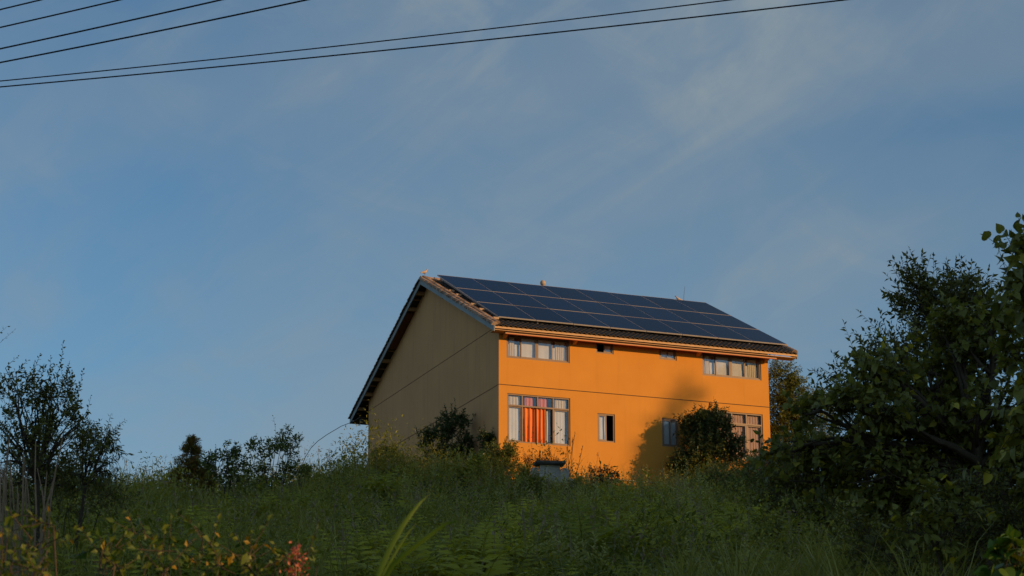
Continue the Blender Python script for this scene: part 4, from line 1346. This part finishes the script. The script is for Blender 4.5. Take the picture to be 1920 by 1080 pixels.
plant('willow_leaved_tree', 'low tree with narrow drooping leaves right of the left leafy tree', 'tree', gpt(165, d), at(160, 910, d),
      [lobe(170, 850, 40, 36, d, 90), lobe(205, 830, 24, 24, d, 46), lobe(150, 890, 60, 30, d, 90), lobe(190, 875, 30, 20, d, 46), lobe(150, 810, 26, 30, d, 40)],
      lp, 'leaf_dark', shoots=[(at(200, 820, d), at(236, 788, d), 20), (at(190, 815, d), at(208, 776, d), 16), (at(200, 860, d), at(226, 850, d), 12), (at(190, 885, d), at(222, 890, d), 12), (at(170, 810, d), at(178, 790, d), 12)],
      trunk_r=0.05, seed=92)

# --- dry canes at the left edge
canes = [(4, 1015, 10, 866), (14, 1010, 4, 880), (0, 1010, 18, 808), (22, 1020, 19, 862), (27, 1018, 18, 862), (42, 960, 44, 846), (34, 1010, 35, 925), (40, 1015, 52, 880), (52, 1000, 46, 858), (68, 960, 67, 826),
         (66, 1010, 50, 900), (84, 970, 70, 878), (80, 975, 88, 885), (78, 985, 119, 812), (92, 972, 104, 890), (3, 1005, 2, 862), (12, 990, 13, 846), (30, 1000, 33, 910)]
ORD = 'first second third fourth fifth sixth seventh eighth ninth tenth eleventh twelfth thirteenth fourteenth fifteenth sixteenth seventeenth eighteenth'.split()
for i, (ua, va, ub, vb) in enumerate(sorted(canes, key=lambda q: q[2])):
    d = 24.0 + 0.25 * (i % 5)
    a_ = at(ua, va, d); b_ = at(ub, vb, d + 0.1)
    g = np.array([a_[0], a_[1], float(terrain(a_[0], a_[1])) - 0.05])
    P = np.array([g, a_, (a_ + b_) / 2 + np.array([random.uniform(-.02, .02), 0, 0]), b_])
    o = MB().tube(P - g, [.013, .012, .010, .006], 6).build('dry_cane', M['cane'], None, g)
    tag(o, ORD[i] + ' dry cane from the left edge, counted at the cane tips', 'cane', 'dry canes at the left edge')

# --- leaf sprigs in the lower left foreground
ls = dict(twig=0.1, n=2, size=0.052, up=0.2, droop=1.1, flat=0.8, spikes=0, tw=0.003, w=0.62)
SP = [('arching sprig with an orange leaf in front of the dry canes', 60, [((20, 1060), (140, 1010)), ((70, 1085), (62, 965)), ((100, 985), (50, 958))], 9.0),
      ('sprig of yellow green leaves left of the two crossing foreground stems', 200, [((215, 1060), (148, 985)), ((230, 1085), (190, 1020)), ((190, 1040), (215, 1010))], 9.4),
      ('central arching sprig with yellow tinted leaves in the lower left foreground', 300, [((305, 1075), (240, 958)), ((320, 1085), (285, 1000)), ((310, 1070), (360, 1015))], 9.2),
      ('right arching leaf spray reaching toward the drooping grass', 385, [((420, 1070), (332, 962)), ((415, 1085), (400, 1010)), ((410, 1080), (355, 1040))], 9.8),
      ('leafy sprig with orange leaves left of the red flower stalk', 470, [((500, 1090), (440, 1000)), ((470, 1090), (468, 995)), ((510, 1085), (515, 1020)), ((480, 1080), (420, 1040))], 9.6),
      ('sprig with small orange tips at the right of the red flower stalk', 560, [((560, 1095), (590, 1026)), ((540, 1090), (530, 1030))], 9.5),
      ('low dark leaf sprig in the bottom left corner', 30, [((20, 1100), (30, 1020)), ((60, 1100), (90, 1045)), ((0, 1090), (5, 1040))], 8.6)]
for i, (lab, u, sh_, d) in enumerate(SP):
    plant('leaf_sprig', lab, 'sprig', gpt(u, d), at(u, 1100, d), [(at((s[0][0] + s[1][0]) / 2, (s[0][1] + s[1][1]) / 2, d), (0.08, 0.08, 0.06), 3) for s in sh_], ls, 'leaf_mid',
          shoots=[(at(*s[0], d), at(*s[1], d + .1), 15) for s in sh_], trunk_r=0.012, seed=100 + i, singles=300, single_mat='leaf_sprig', stems=3, group='leaf sprigs in the lower left foreground')
# red flower stalk
d = 9.0
b_ = gpt(556, d); e_ = at(556, 1030, d)
root = empty('red_flower_stalk', b_)
tag(root, 'reddish flower stalk among the lower left leaf sprigs', 'flower')
MB().tube([np.zeros(3), (e_ - b_) * 0.6, e_ - b_], [.006, .005, .003], 6).build('stem', M['bark_pale'], root)
r = np.random.default_rng(5)
n = 90
tt = r.uniform(0.93, 1.0, n)
p = (e_ - b_)[None] * tt[:, None] + r.normal(size=(n, 3)) * (0.012 + 0.35 * (1.0 - tt))[:, None]
V, T = place(leaf_tpl(0.6), p, unit(UP + rand_dirs(n, r)), rand_dirs(n, r), r.uniform(.012, .028, n))
tag(obj('flower_cluster', mesh_np('flower_cluster', V, [T], M['flower_red'], np.repeat(r.uniform(0, 1, n), 5)), root), kind='stuff')


# big blades of a reed-like plant, near the camera
def big_blade(root, base, pts, w, d):
    P = np.array([at(u, v, d + k) for (u, v, k) in pts]) - base
    n = len(P)
    t = np.linspace(0, 1, n)
    T = unit(np.gradient(P, axis=0))
    S = unit(np.cross(T, np.array([0.15, 1, 0.25])))
    Nn = np.cross(S, T)
    ww = w * np.interp(t, [0, .3, .6, .85, 1], [.55, 1, .8, .4, .02])
    V = np.concatenate([P - S * ww[:, None] / 2 + Nn * ww[:, None] * .16, P, P + S * ww[:, None] / 2 + Nn * ww[:, None] * .16])
    i = np.arange(n - 1)
    Q = np.concatenate([np.stack([i, i + 1, n + i + 1, n + i], -1), np.stack([n + i, n + i + 1, 2 * n + i + 1, 2 * n + i], -1)])
    obj('blade', mesh_np('blade', V, [Q], M['leaf_blade'], np.repeat(np.linspace(0.2, .8, n), 3).reshape(n, 3).T.ravel(), smooth=True), root)


d = 7.0
b_ = gpt(690, d)
root = empty('reed_plant', b_)
tag(root, 'bright yellow green plant with long pointed blades at the bottom centre', 'plant')
big_blade(root, b_, [(680, 1180, 0), (700, 1100, 0), (716, 1060, 0), (735, 1020, .02), (755, 985, .03), (772, 962, .05), (788, 942, .08), (806, 926, .1)], .020, d)
big_blade(root, b_, [(690, 1180, 0), (712, 1100, 0), (735, 1060, -.03), (770, 1030, -.05), (805, 1004, -.06), (835, 982, -.07), (852, 978, -.08), (862, 979, -.09)], .017, d)
big_blade(root, b_, [(690, 1180, 0), (705, 1110, 0), (722, 1070, .05), (745, 1030, .1), (768, 995, .12), (784, 978, .13)], .010, d)
MB().tube([np.zeros(3), at(690, 1150, d) - b_], [.012, .010], 8).build('stem', M['leaf_blade'], root)

# ------------------------------------------------------------------ gravestone and small masonry before the wall
d = 75.0
k = d / FPX
gb = at(1031, 965, d)
gz = float(terrain(gb[0], gb[1])) - 0.1
gr = empty('gravestone', (gb[0], gb[1], gz), R(8))
tag(gr, 'weathered grey concrete gravestone with scalloped shoulders and dark flat cap', 'gravestone')
top = at(1031, 873, d)[2] - gz


def zz(v): return at(1031, v, d)[2] - gz


def arc(cx, cz, rx, rz, a0, a1, n=7):
    return [(cx + rx * math.cos(R(a)), cz + rz * math.sin(R(a))) for a in np.linspace(a0, a1, n)]


right = [(0.36, top), (0.36, zz(880)), (0.42, zz(885))] + arc(0.56, zz(886), 0.13, 0.16, 150, -20) + arc(0.76, zz(906), 0.15, 0.18, 130, -30) + [(0.90, 0)]
poly = right + [(-x, z) for (x, z) in right[::-1]]
MB().prism(poly, -0.11, 0.11, 'xz').build('body', M['concrete'], gr)
for sx in (-1, 1):
    pts = [(sx * x, -0.115, z) for (x, z) in arc(0.50, zz(886), 0.13, 0.14, 150, -10)]
    MB().tube(pts, .022, 6).build('scroll_moulding', M['concrete'], gr)
    pts = [(sx * x, -0.115, z) for (x, z) in arc(0.60, zz(925), 0.16, 0.30, 175, 20)]
    MB().tube(pts, .022, 6).build('scroll_moulding', M['concrete'], gr)
pts = [(x, -0.115, z) for (x, z) in arc(0.0, zz(905), 0.33, 0.26, 175, 5, 9)]
MB().tube(pts, .024, 6).build('arch_moulding', M['concrete'], gr)
MB().tube([(-.33, -.115, zz(905)), (-.33, -.115, zz(945))], .02, 6).build('arch_moulding', M['concrete'], gr)
MB().tube([(.33, -.115, zz(905)), (.33, -.115, zz(945))], .02, 6).build('arch_moulding', M['concrete'], gr)
MB().hexa([(-.50, -.28, top + .002), (.50, -.28, top + .002), (.50, .28, top + .002), (-.50, .28, top + .002), (-.52, -.31, top + .04), (.52, -.31, top + .04), (.52, .31, top + .04), (-.52, .31, top + .04)]) \
    .box(-.54, .54, -.33, .33, top + .042, top + .12).build('cap_slab', M['slab_dark'], gr)
# low ledge and post
p0 = at(1097, 916, 78.5)
lz = float(terrain(p0[0], 78.5)) - 0.1
lg_ = empty('concrete_ledge', (p0[0], 78.5, lz), R(4))
tag(lg_, 'low concrete ledge right of the gravestone, its lit top edge coloured pale', 'ledge')
MB().box(-.42, .42, -.15, .15, 0, p0[2] - lz - .04).build('base', M['slab_dark'], lg_)
MB().box(-.47, .47, -.19, .19, p0[2] - lz - .038, p0[2] - lz + .02).build('lit_top_slab', M['cable_white'], lg_)  # white colour stands in for light catching the ledge's edge
p0 = at(1138, 902, 79.0)
lz = float(terrain(p0[0], 79.0)) - 0.1
hh = p0[2] - lz
o = MB().hexa([(-.075, -.07, 0), (.075, -.07, 0), (.075, .07, 0), (-.075, .07, 0), (-.06, -.055, hh - .06), (.06, -.055, hh - .06), (.06, .055, hh - .06), (-.06, .055, hh - .06)]) \
    .lathe([(.07, hh - .058), (.07, hh - .03), (.045, hh), (0, hh + .01)], 12).build('short_post', M['cable_white'], None, (p0[0], 79.0, lz))
tag(o, 'short whitish post between the weeds below the orange wall', 'post')

# ------------------------------------------------------------------ tall trees right of the picture, whose shade falls on the wall
def shade_pt(x, z, t):
    return hw(x, 0, z) + SUNV * t


t_ = 66.0
sb = shade_pt(8.4, -3.5, t_)
sb = np.array([sb[0], sb[1], float(terrain(sb[0], sb[1]))])
lt = dict(twig=0.45, n=6, size=0.16, up=0.4, droop=0.2, flat=0.6, tw=0.008, w=0.5, spikes=1)
plant('tall_tree', 'tall tree standing out of view to the right of the house', 'tree', sb, shade_pt(8.6, -3.0, t_),
      [(shade_pt(8.05, 0.25, t_), (.40, .40, .55), 40), (shade_pt(7.0, -0.85, t_), (.36, .36, .35), 22), (shade_pt(6.75, -2.6, t_), (.40, .40, .5), 16),
       (at(1325, 860, 83.7) + SUNV * t_, (.9, .9, 1.1), 130), (at(1340, 800, 83.7) + SUNV * t_, (.7, .7, .75), 80), (at(1370, 880, 83.7) + SUNV * t_, (.8, .8, .8), 80)],
      lt, 'leaf_mid', shoots=[(shade_pt(8.1, 0.5, t_), shade_pt(8.05, 1.1, t_), 12)], trunk_r=0.22, seed=200)

# ------------------------------------------------------------------ ground cover: grass, weeds, ferns (nobody could count them)
DIAMOND = (np.array([(0, 0, 0), (-.2, .42, .06), (.2, .42, .06), (0, 1, -.08)]), np.array([(0, 2, 3), (0, 3, 1)]))


OPEN = np.array([0.0, -0.75, 0.65])      # leaves turn to the light on the open, downhill side


def in_house(x, y):
    dx_, dy_ = x - O[0], y - O[1]
    lx = dx_ * EX[0] + dy_ * EX[1]; ly = dx_ * EY[0] + dy_ * EY[1]
    return (lx > -0.35) & (lx < W + 0.3) & (ly > -0.35) & (ly < D + 0.3)


def scatter(n, y0, y1, r, xr=0.262, xoff=0.0, power=1.0):
    y = y0 + (y1 - y0) * r.uniform(0, 1, n) ** power
    x = r.uniform(-1, 1, n) * (xr * y + 0.8) + xoff
    ok = ~in_house(x, y)
    return x[ok], y[ok]


def vnoise(x, y, s, seed):
    r = np.random.default_rng(seed)
    z = np.zeros_like(x)
    for k in range(6):
        a = r.uniform(0, 6.28); f = s * r.uniform(0.6, 1.7)
        z += np.sin((x * math.cos(a) + y * math.sin(a)) * f + r.uniform(0, 6.28))
    return z / 6 * 1.6


def clumps(x, y, r, seed, thr=-0.1):
    v = vnoise(x, y, 2.6, seed) + 0.6 * vnoise(x, y, 5.0, seed + 50)
    return v > thr + 0.25 * r.normal(size=len(x))


def cover(name, V, faces, mat, tint, label, cat):
    o = obj(name, mesh_np(name, V, faces, M[mat], tint))
    o['kind'] = 'stuff'
    o['label'] = label
    o['category'] = cat
    return o


# long grass
r = np.random.default_rng(300)
x, y = scatter(7500, 30, 96, r, 0.27)
xa = r.uniform(2.2, 7.5, 1500); ya = r.uniform(16, 31, 1500)
x = np.concatenate([x, xa]); y = np.concatenate([y, ya])
sel = (vnoise(x, y, 0.45, 1) * .7 + 1.2 * sstep(0, -8, x) + .8 * sstep(68, 76, y) + 1.2 * (y < 31) - .55 > r.uniform(-.5, .5, len(x)))
x, y = x[sel], y[sel]
g_ = clumps(x, y, r, 11)
x, y = x[g_], y[g_]
m = 16
X = np.repeat(x, m) + r.normal(0, .10, len(x) * m); Y = np.repeat(y, m) + r.normal(0, .10, len(x) * m)
P = np.stack([X, Y, terrain(X, Y) - .03], -1)
big = np.repeat(r.uniform(.5, 1.15, len(x)) * (1 + .45 * vnoise(x, y, .9, 8)), m)
V, Q, k = blades(P, 1.25 * big * r.uniform(.6, 1.2, len(P)), r.uniform(0, 6.28, len(P)), np.abs(r.normal(.22, .18, len(P))), r.uniform(.018, .036, len(P)), r, 4, 1.7)
tn = np.clip(np.repeat(r.uniform(0, .7, len(x)), m) + r.uniform(0, .3, len(P)), 0, 1)
cover('hillside_grass', V, [Q], 'grass', np.repeat(tn, k), 'long green grass covering the hillside', 'grass')

# upright grey-green weeds with small leaves up the stem
r = np.random.default_rng(301)
x, y = scatter(10500, 34, 83, r, 0.27, power=.75)
sel = (vnoise(x, y, 0.8, 2) + 0.9 * sstep(-6, 0, x) * sstep(54, 64, y) - .22 > r.uniform(-.25, .35, len(x)))
x, y = x[sel], y[sel]
g_ = clumps(x, y, r, 12)
x, y = x[g_], y[g_]
n = len(x)
hgt = r.uniform(.5, 1.1, n) * (1 + .35 * vnoise(x, y, 1.1, 9)) * (0.85 + 0.35 * sstep(-3, 3, x) * sstep(60, 68, y))
base = np.stack([x, y, terrain(x, y) - .03], -1)
tip = base + np.stack([r.normal(0, .10, n), r.normal(0, .10, n), hgt], -1)
Vs, Qs = prisms(base, tip, np.full(n, .006), np.full(n, .003))
m = 20
t = np.tile(np.linspace(.12, 1.0, m), n) + r.uniform(-.02, .02, n * m)
I = np.repeat(np.arange(n), m)
p = base[I] + (tip - base)[I] * t[:, None]
az = np.tile(np.arange(m) * 2.4, n) + np.repeat(r.uniform(0, 6.28, n), m)
ld = unit(np.stack([np.cos(az), np.sin(az), r.uniform(.3, 1.1, n * m)], -1))
Vl, Tl = place(DIAMOND, p, ld, unit(OPEN + .7 * rand_dirs(n * m, r)), (0.19 - 0.12 * t) * r.uniform(.8, 1.4, n * m))
V = np.concatenate([Vs, Vl])
tn = np.concatenate([np.repeat(r.uniform(0, .6, n), 6), np.repeat(np.clip(np.repeat(r.uniform(0, .7, n), m) + r.uniform(0, .3, n * m), 0, 1), 4)])
cover('hillside_weeds', V, [Qs, Tl + len(Vs)], 'mugwort', tn, 'grey-green upright weeds on the slope below the house', 'weeds')

# ferns
r = np.random.default_rng(302)
x, y = scatter(1700, 30, 78, r, 0.27, power=.85)
sel = (vnoise(x, y, 0.7, 3) * .8 + .75 * sstep(66, 52, y) - .5 * sstep(-4, -9, x) > r.uniform(-.1, .5, len(x)))
x, y = x[sel], y[sel]
g_ = clumps(x, y, r, 13)
x, y = x[g_], y[g_]
nf = 6
n = len(x) * nf
I = np.repeat(np.arange(len(x)), nf)
az = -math.pi / 2 + np.tile((np.arange(nf) - (nf - 1) / 2) * 0.62, len(x)) + r.normal(0, .35, n)
L = np.repeat(r.uniform(.85, 1.6, len(x)), nf) * r.uniform(.8, 1.1, n)
h = np.stack([np.cos(az), np.sin(az), np.zeros(n)], -1)
b0 = np.stack([x, y, terrain(x, y)], -1)[I] + h * .04
lean = np.abs(r.normal(.40, .15, n))
np_ = 11
Ps = []; Ds = []; Ss = []
pos = b0.copy(); ang = lean.copy()
A_ = []; B_ = []
for j in range(np_):
    t = j / (np_ - 1)
    dirv = np.sin(ang)[:, None] * h + np.cos(ang)[:, None] * UP
    nxt = pos + dirv * (L / np_)[:, None]
    if j in (0, 4, 8): A_.append(pos.copy())
    if j in (3, 7, 10): B_.append(nxt.copy())
    if j > 1:
        for s in (-1, 1):
            side = np.stack([-h[:, 1], h[:, 0], np.zeros(n)], -1) * s
            Ps.append(pos.copy()); Ds.append(unit(side + .45 * dirv)); Ss.append(L * .42 * (1 - t) ** .7 * (0.55 + .45 * min(1, t * 5)))
    pos = nxt
    ang = ang + 1.15 / np_ * (1 + .2 * r.normal(size=n))
Ps = np.concatenate(Ps); Ds = np.concatenate(Ds); Ss = np.concatenate(Ss)
Vl, Tl = place((np.array([(0, 0, 0), (-.15, .35, .02), (.15, .35, .02), (0, 1, -.12)]), np.array([(0, 2, 3), (0, 3, 1)])), Ps, Ds, unit(OPEN * [1, 1, 1.3] + .45 * rand_dirs(len(Ps), r)), Ss)
Vs, Qs = prisms(np.concatenate(A_), np.concatenate(B_), np.full(n * 3, .007), np.full(n * 3, .005))
ft = np.clip(np.repeat(r.uniform(0, .7, len(x)), nf) + r.uniform(0, .3, n), 0, 1)
V = np.concatenate([Vs, Vl])
tn = np.concatenate([np.repeat(np.tile(ft, 3), 6), np.repeat(np.tile(ft, 2 * (np_ - 2)), 4)])
cover('hillside_ferns', V, [Qs, Tl + len(Vs)], 'fern', tn, 'yellow-green ferns spreading over the lower slope', 'ferns')

# leafy undergrowth: low mounds of small leaves
r = np.random.default_rng(303)
x, y = scatter(10000, 12, 96, r, 0.28, power=.8)
g_ = clumps(x, y, r, 14, -.2)
x, y = x[g_], y[g_]
n = len(x)
hb = .05 + .60 * np.clip(vnoise(x, y, 1.3, 4) * .6 + .35, 0, 1)
m = 8
I = np.repeat(np.arange(n), m)
p = np.stack([x, y, terrain(x, y)], -1)[I] + np.stack([r.normal(0, .16, n * m), r.normal(0, .16, n * m), r.uniform(.02, 1, n * m) * hb[I]], -1)
Vl, Tl = place(DIAMOND, p, unit(rand_dirs(n * m, r) + .4 * UP), unit(OPEN + .7 * rand_dirs(n * m, r)), r.uniform(.09, .19, n * m))
tn = np.repeat(np.clip(np.repeat(r.uniform(0, .75, n), m) + r.uniform(0, .25, n * m), 0, 1), 4)
cover('undergrowth', Vl, [Tl], 'weed', tn, 'mixed low leafy undergrowth between the grass', 'undergrowth')

# leafy mounds rising out of the undergrowth
r = np.random.default_rng(305)
cx, cyy = scatter(900, 31, 82, r, 0.27)
xe = np.concatenate([r.uniform(-8, 0.5, 34), r.uniform(6.2, 11, 26), r.uniform(-17, -8, 26)]); ye = np.concatenate([r.uniform(72, 79, 34), r.uniform(58, 76, 26), r.uniform(64, 76, 26)])
xf = np.concatenate([r.uniform(-7, 1.6, 46), r.uniform(6.4, 10.5, 24)])
yf = 81.87 + np.where(xf > -.5, .383 * xf, 0) - r.uniform(1.6, 5.0, len(xf))
cx = np.concatenate([cx, xe, xf]); cyy = np.concatenate([cyy, ye, yf])
ok = ~in_house(cx, cyy)
cx, cyy = cx[ok], cyy[ok]
n = len(cx)
rad = r.uniform(.4, 1.15, n); rad[-80:] *= 1.25; hh_ = rad * r.uniform(.7, 1.9, n)
Vs_ = []; Ts_ = []; tn_ = []; off = 0
for i in range(n):
    m = int(260 * rad[i] ** 1.6) + 60
    dv = rand_dirs(m, r); dv[:, 2] = np.abs(dv[:, 2])
    kk = r.uniform(.55, 1.05, m) * (1 + .22 * np.sin(dv[:, 0] * 6 + i) * np.sin(dv[:, 2] * 7 + 2 * i))
    p = np.array([cx[i], cyy[i], float(terrain(cx[i], cyy[i])) - .1]) + dv * kk[:, None] * np.array([rad[i], rad[i], hh_[i]])
    sz = (.085 if i % 3 else .14) * r.uniform(.6, 1.4, m)
    V, T = place(DIAMOND, p, unit(dv * .5 + rand_dirs(m, r) + .2 * UP), unit(dv + .5 * UP + .6 * rand_dirs(m, r)), sz)
    Vs_.append(V); Ts_.append(T + off); off += len(V)
    tn_.append(np.repeat(np.clip(r.uniform(0, .75) + r.uniform(-.1, .25, m), 0, 1), 4))
cover('leafy_mounds', np.concatenate(Vs_), [np.concatenate(Ts_)], 'weed', np.concatenate(tn_), 'rounded leafy weed mounds rising out of the slope', 'weeds')

# scattered dead stems
r = np.random.default_rng(304)
x, y = scatter(900, 32, 80, r, 0.27)
n = len(x)
base = np.stack([x, y, terrain(x, y)], -1)
tip = base + np.stack([r.normal(0, .16, n), r.normal(0, .16, n), r.uniform(.7, 1.5, n)], -1)
Vs, Qs = prisms(base, tip, np.full(n, .009), np.full(n, .004))
m = 9
I = np.repeat(np.arange(n), m)
t = r.uniform(.75, 1.02, n * m)
p = base[I] + (tip - base)[I] * t[:, None] + r.normal(0, .02, (n * m, 3))
Vl, Tl = place(DIAMOND, p, unit(UP + .8 * rand_dirs(n * m, r)), rand_dirs(n * m, r), r.uniform(.04, .10, n * m))
cover('dead_stems', np.concatenate([Vs, Vl]), [Qs, Tl + len(Vs)], 'flower_dry', np.concatenate([np.repeat(r.uniform(0, 1, n), 6), np.repeat(r.uniform(0, 1, n * m), 4)]),
      'dry tan weed stems sticking up between the green plants', 'weeds')
